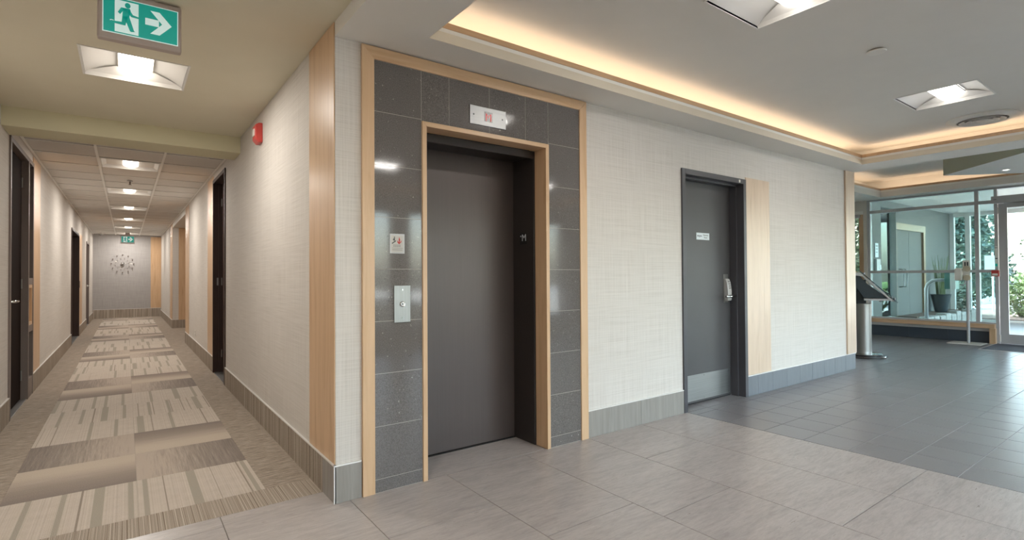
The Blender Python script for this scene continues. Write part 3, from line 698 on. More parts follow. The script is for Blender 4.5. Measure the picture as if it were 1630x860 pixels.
led(ex1+.07, ex1+.095, ey0, ey1, z2+.102, 'warm light strip above the glazed entrance wall')
# diamond shaped dropped panel
C0 = Vector((10.43, 2.65)); s_ = 2.6/math.sqrt(2)
dia = [(C0.x, C0.y), (C0.x+s_, C0.y-s_), (C0.x, C0.y-2*s_), (C0.x-s_, C0.y-s_)]
m_olive = paint('olive_panel_paint', (176, 178, 160))
struct('ceiling_diamond', MB().prism(dia, 'z', 2.80, c2), m_olive, 'diamond shaped dropped ceiling panel near the entrance')
put('underside', MB().prism(dia, 'z', 2.7975, 2.7998), m_ceil, bpy.data.objects['ceiling_diamond'])
def downlight(x, y, z, label):
    t = thing('downlight', (x, y, z), label, 'ceiling light', 'small recessed downlights')
    put('ring', MB().lathe([(.055, z-.001), (.052, z-.007), (.036, z-.005), (.036, z-.001)], (x, y, 0), 20), m_reflector, t)
    put('lens', MB().lathe([(.036, z-.0015), (.036, z-.0035)], (x, y, 0), 20), m_lens, t)
downlight(10.62, 1.95, 2.7975, 'small lit downlight near the tip of the diamond ceiling panel')
downlight(9.3, .9, 2.7975, 'small lit downlight on the far right corner of the diamond ceiling panel')

# ------------------------------------------------------------------ troffer lights
def troffer(x0, x1, y0, y1, z, axis, lens_mat, label, group):
    cx, cy = (x0+x1)/2, (y0+y1)/2; hw = (x1-x0)/2; hd = (y1-y0)/2
    t = thing('ceiling_light', (cx, cy, z), label, 'ceiling light', group)
    if axis == 'x': L, Wd = hw, hd           # lens runs along x
    else: L, Wd = hd, hw
    def P(u, v, w): return (cx+v, cy+u, z+w) if axis == 'y' else (cx+u, cy+v, z+w)
    def sweep(prof, u0, u1):
        mb = MB(); n = len(prof); mb.v = [P(u0, v, w) for v, w in prof]+[P(u1, v, w) for v, w in prof]
        mb.f = [(i, i+1, n+i+1, n+i) for i in range(n-1)]; return mb
    e = .012
    fr_ = MB(); a, b = L, Wd
    for u0, u1, v0, v1 in ((-a, a, -b, -b+e), (-a, a, b-e, b), (-a, -a+e, -b+e, b-e), (a-e, a, -b+e, b-e)):
        p, q = P(u0, v0, -.003), P(u1, v1, .03); fr_.box(min(p[0], q[0]), max(p[0], q[0]), min(p[1], q[1]), max(p[1], q[1]), p[2], q[2])
    put('frame', fr_, m_reflector, t)
    lw = .095; top = .075
    for s in (-1, 1):
        prof = [(s*(Wd-e), .0), (s*(Wd-e), .012)]+[(s*(lw+.006+(Wd-e-lw-.006)*(1-k/8)), .012+(top-.012)*math.sin(k/8*math.pi/2)) for k in range(1, 9)]
        put('reflector', sweep(prof, -L+e, L-e), m_reflector, t, autosm=True)
    for s in (-1, 1):
        mb = MB(); pts = [(-Wd+e, 0), (Wd-e, 0), (Wd-e, .02), (lw, top), (-lw, top), (-Wd+e, .02)]
        uo = [0, 0, .012, .075, .075, .012]
        mb.v = [P(s*(L-e-o_), v, w) for (v, w), o_ in zip(pts, uo)]; mb.f = [(0, 1, 2, 5), (5, 2, 3, 4)]
        put('end_plate', mb, m_reflector, t)
    n = 12; prof = [(lw*math.cos(math.pi*k/n), top-(top-.004)*math.sin(math.pi*k/n)) for k in range(n+1)]
    ln = sweep(prof, -L+.08, L-.08)
    for s, off in ((-1, 0), (1, n+1)): ln.f.append(tuple(range(off, off+n+1)))
    put('lens', ln, lens_mat, t, smooth=False, autosm=True)
    la = bpy.data.lights.new('lens_area_light', 'AREA'); la.shape = 'RECTANGLE'; la.size = 2*(L-.13) if axis == 'x' else .10; la.size_y = .10 if axis == 'x' else 2*(L-.13)
    la.energy = HALL_W if lens_mat is m_lens_hall else LAMP_W; la.color = (1, .955, .89) if lens_mat is m_lens_hall else (1, .965, .92)
    lo = bpy.data.objects.new('lens_area_light', la); COL.objects.link(lo); lo.parent = t; lo.location = (0, 0, .0015)  # added downward light below the lens, leaves the reflectors unlit
    put('lens_rim', sweep([(lw+.002, top), (lw+.004, top-.016)], -L+.08, L-.08), m_greyink, t); put('lens_rim', sweep([(-lw-.002, top), (-lw-.004, top-.016)], -L+.08, L-.08), m_greyink, t)
    p, q = P(-L, -Wd, top+.004), P(L, Wd, top+.03); put('housing', B(min(p[0], q[0]), max(p[0], q[0]), min(p[1], q[1]), max(p[1], q[1]), p[2], q[2]), m_white, t)
    return t
hl = ['recessed square light beneath the hanging exit sign at the front of the hall', 'added unseen square light of the hall ceiling above the viewer', 'added unseen square light of the hall ceiling behind the viewer']
for (a, b, c, d), lb in zip(hall_lamps, hl): troffer(a, b, c, d, zF, 'y', m_lens_hall, lb, 'hall ceiling lights')
on = ['first', 'second', 'third', 'fourth', 'fifth', 'sixth and farthest']
for k, (a, b, c, d) in enumerate(lampcells): troffer(a+.012, b-.012, c+.010, d-.010, zT, 'y', m_lens_hall, on[k]+' tile ceiling light in the hall row, counting from the beam', 'hall ceiling lights')
ll = ['recessed lobby light cut by the top edge of the photo', 'added unseen lobby light of the coffer behind the viewer on the left', 'recessed lobby light next to the round air diffuser', 'added unseen lobby light of the coffer behind the viewer on the right']
for (a, b, c, d), lb in zip(lobby_lamps, ll): troffer(a, b, c, d, zC, 'x', m_lens, lb, 'lobby coffer lights')

# ceiling fittings
ad = thing('air_diffuser', (6.98, 1.452, zC), 'round white air diffuser on the lobby ceiling', 'air vent')
AX, AY = 6.98, 1.452
put('outer_ring', MB().lathe([(.285, zC-.0005), (.285, zC-.008), (.215, zC-.032), (.20, zC-.028), (.205, zC-.0005)], (AX, AY, 0), 40, caps=False), m_plastic, ad, autosm=True)
put('throat', MB().lathe([(.20, zC-.0005), (.20, zC-.002)], (AX, AY, 0), 32), m_taupe, ad)
for r0, r1 in ((.185, .15), (.135, .10), (.088, .055)): put('cone_ring', MB().lathe([(r0, zC-.034), (r1, zC-.008), (r1-.006, zC-.008), (r0-.008, zC-.036), (r0, zC-.034)], (AX, AY, 0), 36, caps=False), m_plastic, ad, autosm=True)
put('center_disc', MB().lathe([(.045, zC-.012), (.045, zC-.030), (.025, zC-.036)], (AX, AY, 0), 28), m_plastic, ad)
sd = thing('sprinkler_cover', (4.245, 1.44, zC), 'flat white sprinkler cover disc on the lobby ceiling', 'sprinkler')
put('disc', MB().lathe([(.058, zC-.008), (.060, zC-.012), (.055, zC-.016)], (4.245, 1.44, 0), 28), m_plastic, sd); put('collar', MB().lathe([(.045, zC), (.045, zC-.009)], (4.245, 1.44, 0), 20), m_taupe, sd)
sp = thing('ceiling_sprinkler', (.043, 9.18, zT), 'brass sprinkler head hanging between the hall lights', 'sprinkler')
put('escutcheon', MB().lathe([(.035, zT), (.033, zT-.012), (.012, zT-.014)], (.043, 9.18, 0), 20), m_alu, sp)
put('body', MB().tube([(.043, 9.18, zT-.012), (.043, 9.18, zT-.055)], .009, 8), m_taupe, sp); put('deflector', MB().lathe([(.022, zT-.055), (.022, zT-.058)], (.043, 9.18, 0), 14), m_taupe, sp)
dc = thing('dome_camera', (-.62, 20.3, zT), 'small dome camera at the far left of the hall ceiling', 'camera')
put('base', MB().lathe([(.07, zT), (.07, zT-.03)], (-.62, 20.3, 0), 20), m_plastic, dc); put('dome', MB().ball((-.62, 20.3, zT-.03), .05), m_greyink, dc, smooth=True)
# ------------------------------------------------------------------ exit signs
def exit_sign(x0, x1, y, z0, z1, label, canopy):
    w, h = x1-x0, z1-z0; cx = (x0+x1)/2
    t = thing('exit_sign', (cx, y, z0), label, 'exit sign', 'green running man exit signs')
    r = .02*w/.35
    put('housing', B(x0, x1, y, y+.045, z0, z1), m_signbody, t, bevel=.008)
    put('canopy', B(cx-.06, cx+.06, y+.005, y+.04, z1-.002, canopy), m_signbody, t, bevel=.002)
    gx0, gx1 = x0+w*.07, x1-w*.055; gz0, gz1 = z0+h*.155, z1-h*.13
    put('white_border', B(gx0-.004, gx1+.004, y-.0015, y+.001, gz0-.004, gz1+.004), m_signwhite, t)
    put('green_face', B(gx0, gx1, y-.0025, y-.0013, gz0, gz1), m_green, t)
    U, V = gx1-gx0, gz1-gz0
    def q(pts): return [(gx0+u*U, gz0+v*V) for u, v in pts]
    y1 = y-.0024
    flat('doorway', [q([(.145, .03), (.46, .03), (.46, .95), (.145, .95)])], m_signwhite, t, y1)
    man = [[(.315+.038*math.cos(a*math.pi/6), .84+.08*math.sin(a*math.pi/6)) for a in range(12)],
           [(.185, .60), (.215, .55), (.255, .665), (.31, .68), (.30, .75), (.23, .755)],
           [(.255, .75), (.345, .76), (.355, .70), (.335, .50), (.25, .45), (.245, .54)],
           [(.33, .76), (.385, .60), (.46, .575), (.46, .525), (.36, .535), (.32, .64)],
           [(.245, .52), (.315, .50), (.285, .25), (.115, .26), (.10, .315), (.235, .335)],
           [(.265, .50), (.335, .53), (.40, .14), (.415, .12), (.36, .10), (.345, .12)]]
    flat('running_figure', [q(p) for p in man], m_green, t, y1-.0007)
    flat('foot_edge', [q([(.085, .31), (.105, .33), (.135, .325), (.135, .34), (.10, .35), (.08, .33)])], m_signwhite, t, y1)
    flat('arrow', [q([(.55, .42), (.74, .42), (.74, .62), (.55, .62)])], m_signwhite, t, y1)
    flat('arrow', [q([(.62, .86), (.75, .86), (.92, .52), (.75, .18), (.62, .18), (.785, .52)])], m_signwhite, t, y1)
    return t
exit_sign(-.117, .232, 3.24, 2.43, 2.672, 'large hanging green exit sign in front of the hall', zF)
exit_sign(-.133, .212, 19.62, 2.297, 2.545, 'small distant green exit sign at the far end of the hall', zT)
# fire alarm horn
fa = thing('fire_alarm', (xH, 4.92, 2.48), 'red fire alarm horn on the right hall wall', 'alarm')
put('body', MB().prism([(xH-.0005, 2.405), (xH-.03, 2.40), (xH-.058, 2.43), (xH-.058, 2.55), (xH-.03, 2.57), (xH-.0005, 2.57)], 'y', 4.86, 4.985), m_red, fa, bevel=.006)
put('strobe', B(xH-.066, xH-.055, 4.89, 4.955, 2.46, 2.52), m_plastic, fa, bevel=.003)
for (y, z, x, nm) in ((10.18, .33, xH, 'white wall outlet low on the right hall wall near the side passage'), (17.98, .33, xH, 'white wall outlet low on the right hall wall near the grey end wall')):
    t = thing('wall_outlet', (x, y, z), nm, 'outlet', 'hall wall outlets'); put('cover', B(x-.006, x-.0004, y-.036, y+.036, z-.058, z+.058), m_plastic, t, bevel=.002)
    for s in (-1, 1): put('socket', B(x-.0075, x-.0055, y-.016, y+.016, z+s*.026-.014, z+s*.026+.014), m_signbody, t)
# wall clock
ck = thing('wall_clock', (-.085, yEnd-.05, 1.72), 'sunburst ball clock on the grey end wall', 'clock')
put('hub', MB().ball((-.085, yEnd-.04, 1.72), .05), m_chrome, ck, smooth=True); put('hub_mount', MB().lathe([(.02, yEnd-.04), (.02, yEnd-.001)], (-.085, 0, 1.72), 12, 'y'), m_black, ck)
for k in range(12):
    a = k*math.pi/6
    for r_, b_r in ((.285, .017), (.175, .010)):
        a2 = a if r_ > .2 else a+math.pi/12
        px, pz = -.085+r_*math.cos(a2), 1.72+r_*.98*math.sin(a2)
        p_ = put('marker_ball', MB().ball((px, yEnd-.03, pz), b_r, 8, 6), m_taupe if r_ > .2 else m_signbody, ck, smooth=True)
        put('pin', MB().tube([(px, yEnd-.03, pz), (px, yEnd-.0005, pz)], .003, 6), m_taupe, p_)
put('minute_hand', MB().prism([(-.03, 1.712), (.16, 1.735), (.17, 1.725), (.16, 1.705), (-.03, 1.728)], 'y', yEnd-.10, yEnd-.094), m_plastic, ck)
put('hour_hand', MB().prism([(-.13, 1.72), (-.25, 1.795), (-.29, 1.80), (-.25, 1.775), (-.14, 1.735)], 'y', yEnd-.092, yEnd-.086), m_plastic, ck)

# ------------------------------------------------------------------ glazed entrance wall
w1 = thing('window_1', (xG, 3.4, 0), 'aluminium framed glass wall beside the entrance door', kind='structure')
fd0, fd1 = xG-.05, xG+.06
def bar(name, y0, y1, z0, z1, parent, mat=m_alu, a=fd0, b=fd1, bevel=.002): return put(name, B(a, b, y0, y1, z0, z1), mat, parent, bevel=bevel)
bar('mullion', 4.375, 4.425, .345, 2.766, w1); bar('mullion', 2.655, 2.712, .345, 2.766, w1); bar('mullion', 2.400, 2.445, 0, 2.766, w1)
for a, b in ((2.712, 4.375), (2.445, 2.655)):
    bar('head_rail', a, b, 2.735, 2.766, w1); bar('transom_rail', a, b, 2.49, 2.548, w1); bar('mid_rail', a, b, 1.26, 1.312, w1); bar('bottom_rail', a, b, .345, .375, w1)
    for z0, z1 in ((.375, 1.26), (1.312, 2.49), (2.548, 2.735)): put('glass_pane', B(xG-.004, xG+.004, a, b, z0, z1), m_glass_t, w1)
# low bench sill with tile base
be = thing('trim_17', (xG, 3.4, 0), 'low wood sill along the glass wall', kind='structure')
put('sill_board', B(12.30, xG+.06, 2.445, 6.2, .27, .345), m_maple_y, be, bevel=.002); put('sill_leg', B(12.30, xG+.06, 2.435, 2.515, 0, .27), m_maple, be, bevel=.002)
put('sill_board_back', B(12.37, xG+.06, 2.515, 6.2, .21, .27), m_alu, be)
pb = tag(put('baseboard_glass', B(12.42, xG+.06, 2.515, 6.2, 0, .21), m_grout_d), 'dark tile kick below the wood sill', kind='structure')
y = 2.515
while y < 6.15:
    put('base_tile', B(12.41, 12.4195, y+.0012, min(y+.61, 6.2)-.0012, .001, .209), M('navy_base_tile', (62, 70, 80), .45) if 'navy_base_tile' not in bpy.data.materials else bpy.data.materials['navy_base_tile'], pb, org=(12.41, y, 0)); y += .61
# entrance doors
def entry_door(n, ya, yb, label, hinge):
    d = thing('door_%d' % n, (xG, (ya+yb)/2, 0), label, kind='structure')
    put('stile', B(xG-.03, xG+.02, yb-.115, yb, .01, 2.47), m_alu, d, bevel=.003); put('stile', B(xG-.03, xG+.02, ya, ya+.115, .01, 2.47), m_alu, d, bevel=.003)
    put('bottom_rail', B(xG-.03, xG+.02, ya+.115, yb-.115, .01, .18), m_alu, d, bevel=.003); put('top_rail', B(xG-.03, xG+.02, ya+.115, yb-.115, 2.395, 2.47), m_alu, d, bevel=.003)
    put('glass_pane', B(xG-.008, xG, ya+.115, yb-.115, .18, 2.395), m_glass, d)
    yy = ya+.16 if hinge > 0 else yb-.16
    put('pull_handle', MB().tube([(xG-.03, yy, .95), (xG-.09, yy, .95), (xG-.09, yy, 1.25), (xG-.03, yy, 1.25)], .012, 10), m_steel, d, smooth=True)
    for z in (.1, 1.25, 2.35): put('hinge', MB().tube([(xG-.04, yb if hinge > 0 else ya, z-.06), (xG-.04, yb if hinge > 0 else ya, z+.06)], .012, 8), m_plastic, d)
    return d
entry_door(7, 1.40, 2.392, 'aluminium glass entrance door looking out to the drive', 1)
entry_door(8, .40, 1.392, 'second leaf of the glass entrance doors', -1)
w2 = thing('window_2', (xG, 0, 0), 'glass transom and side glazing right of the entrance door', kind='structure')
bar('head_rail', .36, 2.400, 2.735, 2.766, w2); bar('transom_rail', .40, 2.400, 2.475, 2.56, w2); put('glass_pane', B(xG-.004, xG+.004, .40, 2.400, 2.56, 2.735), m_glass, w2)
for y in (.36, -.8, -1.95, -3.1): bar('mullion', y-.04, y+.02, 0, 2.766, w2)
for a, b in ((-.78, .32), (-1.93, -.84), (-3.08, -1.99)):
    bar('bottom_rail', a, b, 0, .06, w2); bar('mid_rail', a, b, 1.26, 1.312, w2); bar('transom_rail', a, b, 2.49, 2.548, w2); bar('head_rail', a, b, 2.735, 2.766, w2)
    for z0, z1 in ((.06, 1.26), (1.312, 2.49), (2.548, 2.735)): put('glass_pane', B(xG-.004, xG+.004, a, b, z0, z1), m_glass, w2)
op = thing('door_operator', (xG-.05, 1.9, 2.52), 'aluminium door operator box above the entrance door', 'door operator')
put('box', B(xG-.14, xG-.052, 1.45, 2.465, 2.475, 2.60), m_alu, op, bevel=.004); put('arm', MB().tube([(xG-.10, 2.30, 2.478), (xG-.12, 2.0, 2.462), (xG-.06, 1.6, 2.45)], .011, 8), m_chrome, op, smooth=True)
put('logo', B(xG-.1415, xG-.1395, 2.39, 2.43, 2.535, 2.548), m_greyink, op)
ps = thing('fire_pull_station', (xG-.05, 2.44, 1.245), 'red fire pull station on the door mullion', 'alarm')
put('body', B(xG-.10, xG-.051, 2.385, 2.485, 1.19, 1.30), m_red, ps, bevel=.004); put('pull_bar', B(xG-.112, xG-.099, 2.398, 2.472, 1.205, 1.242), m_plastic, ps, bevel=.003)
ws = thing('mullion_switch', (xG-.05, 2.422, 1.55), 'narrow door switch strip on the entrance mullion', 'switch')
put('strip', B(xG-.062, xG-.051, 2.404, 2.440, 1.38, 1.72), m_plastic, ws, bevel=.002); put('green_button', B(xG-.068, xG-.061, 2.406, 2.438, 1.37, 1.415), m_green, ws); put('band', B(xG-.066, xG-.061, 2.404, 2.440, 1.50, 1.515).box(xG-.066, xG-.061, 2.404, 2.44, 1.69, 1.70), m_ink, ws)
mt = thing('doormat', (11.85, 1.6, 0), 'charcoal entrance mat inside the glass door', 'mat')
put('pile', B(11.30, 12.38, .55, 2.425, .0, .009), m_mat, mt); put('edge_strip', B(11.28, 12.38, 2.425, 2.45, 0, .007).box(11.275, 11.30, .55, 2.45, 0, .007), m_edge, mt)
# facade left of the glass wall: pier, window with wood mullion
struct('wall_entrance', MB().box(xG-.08, xG+.1, 4.425, 4.484, .345, 2.766).box(xG-.06, xG+.1, 4.484, 6.2, 2.56, 2.766).box(xG-.06, xG+.1, 4.484, 6.2, 0, .345), m_offwhite, 'pale pier and wall around the corner window')
w3 = thing('window_3', (xG, 5, 0), 'corner window with a wood mullion left of the glass wall', kind='structure')
put('mullion', B(xG-.05, xG+.06, 4.486, 4.575, .345, 2.49), m_maple, w3); put('head_rail', B(xG-.05, xG+.06, 4.486, 6.2, 2.49, 2.56), m_white, w3)
put('blind_box', B(xG-.11, xG-.05, 4.55, 6.1, 2.42, 2.49), m_alu, w3); put('glass_pane', B(xG-.004, xG+.004, 4.575, 6.2, .345, 2.49), m_glass, w3)
# ------------------------------------------------------------------ information stand
kx, ky = 9.02, 3.29
kk = thing('information_stand', (kx, ky, 0), 'steel pedestal display stand with a slanted glass top beside the wall end', 'display stand')
put('base', MB().lathe([(.30, 0), (.30, .014), (.27, .016), (.27, .03), (.24, .032), (.24, .046)], (kx, ky, 0), 44), m_black, kk, autosm=True)
put('base_cap', MB().lathe([(.285, .0152), (.283, .0185)], (kx, ky, 0), 44).lathe([(.235, .0465), (.225, .052), (.12, .056)], (kx, ky, 0), 44), m_chrome, kk)
put('column', MB().lathe([(.105, .05), (.105, .80), (.095, .805)], (kx, ky, 0), 36), m_steel, kk, autosm=True)
put('neck', B(kx-.08, kx+.08, ky-.04, ky+.10, .80, 1.16), m_tealdark, kk, bevel=.004)
put('case', MB().prism([(3.33, 1.23), (3.27, 1.14), (3.235, 1.10), (2.99, .895), (3.28, .90), (3.42, 1.12), (3.44, 1.23)], 'x', kx-.33, kx+.33), m_tealdark, kk, bevel=.003)
put('rim', MB().prism([(3.445, 1.235), (3.445, 1.262), (3.33, 1.275), (2.93, .862), (2.95, .848), (3.30, 1.215)], 'x', kx-.36, kx+.36), m_alu, kk, bevel=.002)
put('lower_rail', MB().box(kx-.35, kx+.35, 2.94, 3.28, .862, .888), m_alu, kk, bevel=.002)
put('front_glass', MB().prism([(3.335, 1.305), (3.342, 1.297), (2.887, .832), (2.88, .84)], 'x', kx-.37, kx+.37), m_glass, kk)
put('glass_edge', MB().tube([(kx-.37, 3.338, 1.301), (kx-.37, 2.883, .836)], .006, 6).tube([(kx+.37, 3.338, 1.301), (kx+.37, 2.883, .836)], .006, 6), m_tealdark, kk)
for u in (.1, .9):
    for s in (-.3, .3):
        yy, zz = 3.335-.45*u, 1.285-.46*u; put('standoff', MB().tube([(kx+s, yy, zz-.02), (kx+s, yy-.02, zz+.03)], .011, 10), m_chrome, kk)
put('top_ledge', MB().prism([(3.36, 1.285), (3.46, 1.315), (3.46, 1.295), (3.37, 1.27)], 'x', kx-.34, kx+.34), m_maple_x, kk)
put('lock', MB().tube([(kx-.05, 3.10, .865), (kx-.05, 3.07, .835)], .014, 10), m_chrome, kk)
kk.rotation_euler = (0, 0, math.radians(21))
# plant behind the stand
def plant(name, label, c, h, n, mat, spread, pot=None, cat='plant', leafL=.12, group=None):
    t = thing(name, c, label, cat, group); mb = MB(); rr = random.Random(sum(map(ord, label)))
    for i in range(n):
        a = rr.uniform(0, 6.28); r_ = rr.uniform(.02, spread); z = rr.uniform(.12*h, h)
        p = Vector((c[0]+r_*math.cos(a), c[1]+r_*math.sin(a), c[2]+z))
        d = Vector((rr.uniform(-1, 1), rr.uniform(-1, 1), rr.uniform(-.2, .9))).normalized(); s = d.cross(Vector((rr.uniform(-1, 1), rr.uniform(-1, 1), .3))).normalized()*leafL*.22; L_ = leafL*rr.uniform(.7, 1.3)
        k = len(mb.v); mb.v += [tuple(p), tuple(p+d*L_*.5+s), tuple(p+d*L_), tuple(p+d*L_*.5-s)]; mb.f.append((k, k+1, k+2, k+3))
    o = put('foliage', mb, mat, t); o['kind'] = 'stuff'
    mb = MB()
    for i in range(5):
        a = rr.uniform(0, 6.28); mb.tube([c, (c[0]+spread*.4*math.cos(a), c[1]+spread*.4*math.sin(a), c[2]+h*.55), (c[0]+spread*.7*math.cos(a), c[1]+spread*.7*math.sin(a), c[2]+h*.9)], [.012, .008, .004], 6)
    put('stems', mb, m_bark, t, label='thin brown stems')
    return t
t = plant('potted_plant', 'slender leafy plant on the sill of the corner window', (12.05, 4.78, .56), 1.2, 260, m_leaf3, .14, leafL=.12)
put('pot', MB().lathe([(.11, .345), (.15, .56), (.135, .56), (.13, .53)], (12.05, 4.78, 0), 20), m_tealdark, t); put('pot_stand', B(11.92, 12.18, 4.65, 4.91, 0, .345), m_maple, t)
# sanitizer stand
sx, sy = 12.08, 2.75
ss = thing('sanitizer_stand', (sx, sy, 0), 'slim white sanitizer dispenser stand in front of the glass wall', 'dispenser stand')
put('base_plate', B(sx-.22, sx+.20, sy-.21, sy+.26, .0, .012), m_plastic, ss, bevel=.003)
put('pole', MB().tube([(sx, sy, .012), (sx, sy, 1.2)], .023, 14), m_alu, ss, autosm=True)
put('back_board', B(sx-.03, sx-.02, sy-.04, sy+.06, 1.13, 1.48), m_plastic, ss, bevel=.004)
put('board_hole', B(sx-.032, sx-.0295, sy+.015, sy+.035, 1.36, 1.45).box(sx-.032, sx-.0295, sy-.02, sy+.0, 1.36, 1.45), m_ink, ss)
put('bottle', MB().box(sx-.09, sx+.05, sy+.055, sy+.165, 1.12, 1.34), m_plastic, ss, bevel=.02)
for z in (1.17, 1.33): put('knob', MB().lathe([(.05, sx-.075), (.055, sx-.05), (.045, sx-.03)], (0, sy-.005, z), 18, 'x'), m_tan, ss)
put('hook', MB().tube([(sx-.05, sy+.02, 1.12), (sx-.06, sy+.025, 1.06), (sx-.065, sy+.06, 1.03), (sx-.06, sy+.085, 1.05)], .01, 8), m_alu, ss, smooth=True)

# ------------------------------------------------------------------ vestibule beyond the glass
xV = 17.9; yV = 4.42
struct('floor_vestibule', B(xG+.06, xV+.1, 0.0, 6.0, -.12, 0), m_slate, 'dark floor of the glazed vestibule')
struct('ceiling_vestibule', B(xG+.1, xV+.4, -.2, 6.1, 2.85, 2.95), m_ceil, 'vestibule ceiling beyond the glass')
m_vwall = linen('vestibule_wallpaper', (120, 121, 118), (104, 105, 102), 1.5)
struct('wall_vestibule', MB().box(12.62, 13.12, yV, yV+.12, 0, 2.85).box(13.12, 13.90, yV, yV+.12, 0, .3).box(13.12, 13.9, yV, yV+.12, 2.70, 2.85).box(13.90, 17.9, yV, yV+.12, 2.4, 2.85).box(15.85, 17.9, yV, yV+.12, 0, 2.4).box(13.87, 13.899, yV-.035, yV+.12, .3, 2.7), m_vwall, 'grey wall with a wood framed door inside the vestibule')
dv = thing('door_9', (14.9, yV, 0), 'wood framed pale double doors with bow handles inside the vestibule', kind='structure')
put('frame_head', B(13.90, 15.85, yV-.03, yV+.1, 2.25, 2.40), m_maple_shaded, dv); put('frame_side', B(13.90, 13.93, yV-.03, yV+.1, 0, 2.25), m_maple_shaded, dv); put('frame_side', B(15.70, 15.82, yV-.03, yV+.1, 0, 2.25), m_maple_shaded, dv)
for a, b in ((13.93, 14.835), (14.845, 15.70)):
    put('door_leaf', B(a, b, yV+.02, yV+.06, .01, 2.25), m_vwall, dv)
for x in (14.2, 14.4): put('pull_handle', MB().tube([(x, yV+.02, .95), (x, yV-.05, .95), (x, yV-.07, .98), (x, yV-.07, 1.32), (x, yV-.05, 1.35), (x, yV+.02, 1.35)], .014, 8), m_alu, dv, smooth=True)
w9 = thing('window_9', (13.5, yV, .3), 'window with tree view beside the vestibule doors', kind='structure'); put('glass_pane', B(13.12, 13.87, yV+.05, yV+.058, .3, 2.7), m_glass, w9)
nb = thing('wall_notice', (12.85, yV, 1.75), 'white printed notice on the pale pier beyond the glass', 'sign'); put('sheet', B(12.76, 12.93, yV-.012, yV-.0005, 1.60, 1.90), m_papersign, nb)
put('printed_lines', MB().box(12.79, 12.90, yV-.0135, yV-.0118, 1.83, 1.85).box(12.79, 12.90, yV-.0135, yV-.0118, 1.77, 1.785).box(12.79, 12.88, yV-.0135, yV-.0118, 1.70, 1.715), m_greyink, nb)
ip2 = thing('intercom', (12.85, yV, 1.4), 'grey intercom panel on the pale pier beyond the glass', 'intercom'); put('panel', B(12.73, 12.93, yV-.05, yV-.0005, 1.30, 1.56), m_alu, ip2, bevel=.004); put('keypad', B(12.87, 12.95, yV-.055, yV-.049, 1.34, 1.44), m_papersign, ip2)
w4 = thing('window_4', (xV, 2.5, 0), 'outer glazing of the vestibule with white posts', kind='structure')
for y in (4.38, 4.05, 1.9, -.1): put('post', B(xV-.06, xV+.06, y-.05, y+.05, 0, 2.85), m_white, w4, bevel=.003)
put('head_rail', B(xV-.05, xV+.05, -.1, 4.4, 2.75, 2.85), m_white, w4)
for a, b in ((1.95, 4.0), (4.1, 4.33)): put('glass_pane', B(xV-.004, xV+.004, a, b, .05, 2.75), m_glass, w4)
put('bottom_rail', B(xV-.05, xV+.05, 1.95, 4.4, 0, .05), m_white, w4)
# planter with stones, pot, grasses
for k in range(9):
    x = 14.0+k*.40; t = MB(); rr = random.Random(k)
    bm_ = [(x+rr.uniform(-.02, .02), 3.86+rr.uniform(-.02, .02))]
    o = tag(put('planter_stone', MB().prism([(x, 3.84), (x+.36, 3.83+rr.uniform(0, .03)), (x+.37, 4.05), (x+.02, 4.06)], 'z', 0, .30+rr.uniform(-.02, .05)), m_rock, bevel=.03, org=(x, 3.95, 0)), 'rough grey planter edging stone, %s from the lobby glass' % ['first', 'second', 'third', 'fourth', 'fifth', 'sixth', 'seventh', 'eighth', 'ninth'][k], 'stone', 'planter edging stones')
struct('planter_bed', B(14.0, 17.6, 4.06, yV, 0, .30), m_mulch, 'mulch bed behind the stone edging')
pt = thing('plant_pot', (16.15, 4.19, .30), 'dark flower pot with grasses behind the glass wall', 'pot')
put('pot', MB().lathe([(.12, .301), (.20, .72), (.21, .74), (.19, .74), (.17, .70)], (16.15, 4.19, 0), 24), m_tealdark, pt, autosm=True)
mb = MB(); rr = random.Random(3)
for i in range(60):
    a = rr.uniform(0, 6.28); L_ = rr.uniform(.4, 1.0); p = (16.15+.08*math.cos(a), 4.19+.08*math.sin(a), .70); e = (16.15+.22*math.cos(a)*L_, 4.19+.17*math.sin(a)*L_, .70+L_)
    mb.tube([p, ((p[0]+e[0])/2, (p[1]+e[1])/2, (p[2]+e[2])/2+.1), e], [.006, .004, .002], 4)
o = put('grass_blades', mb, m_leaf2, pt); o['kind'] = 'stuff'
rl = thing('entry_post', (13.9, 3.55, 0), 'curved steel entry post carrying a card reader box', 'post')
put('tube', MB().tube([(13.9, 3.86, 0), (13.9, 3.86, .92), (13.9, 3.83, 1.02), (13.9, 3.75, 1.09), (13.9, 3.65, 1.11), (13.9, 3.50, 1.11)], .035, 12), m_alu, rl, smooth=True)
put('reader_box', B(13.80, 14.02, 3.33, 3.52, .92, 1.30), M('reader_teal', (70, 120, 112), .4), rl, bevel=.006); put('reader_face', B(13.78, 13.80, 3.33, 3.42, .92, 1.30), m_plastic, rl, bevel=.003)

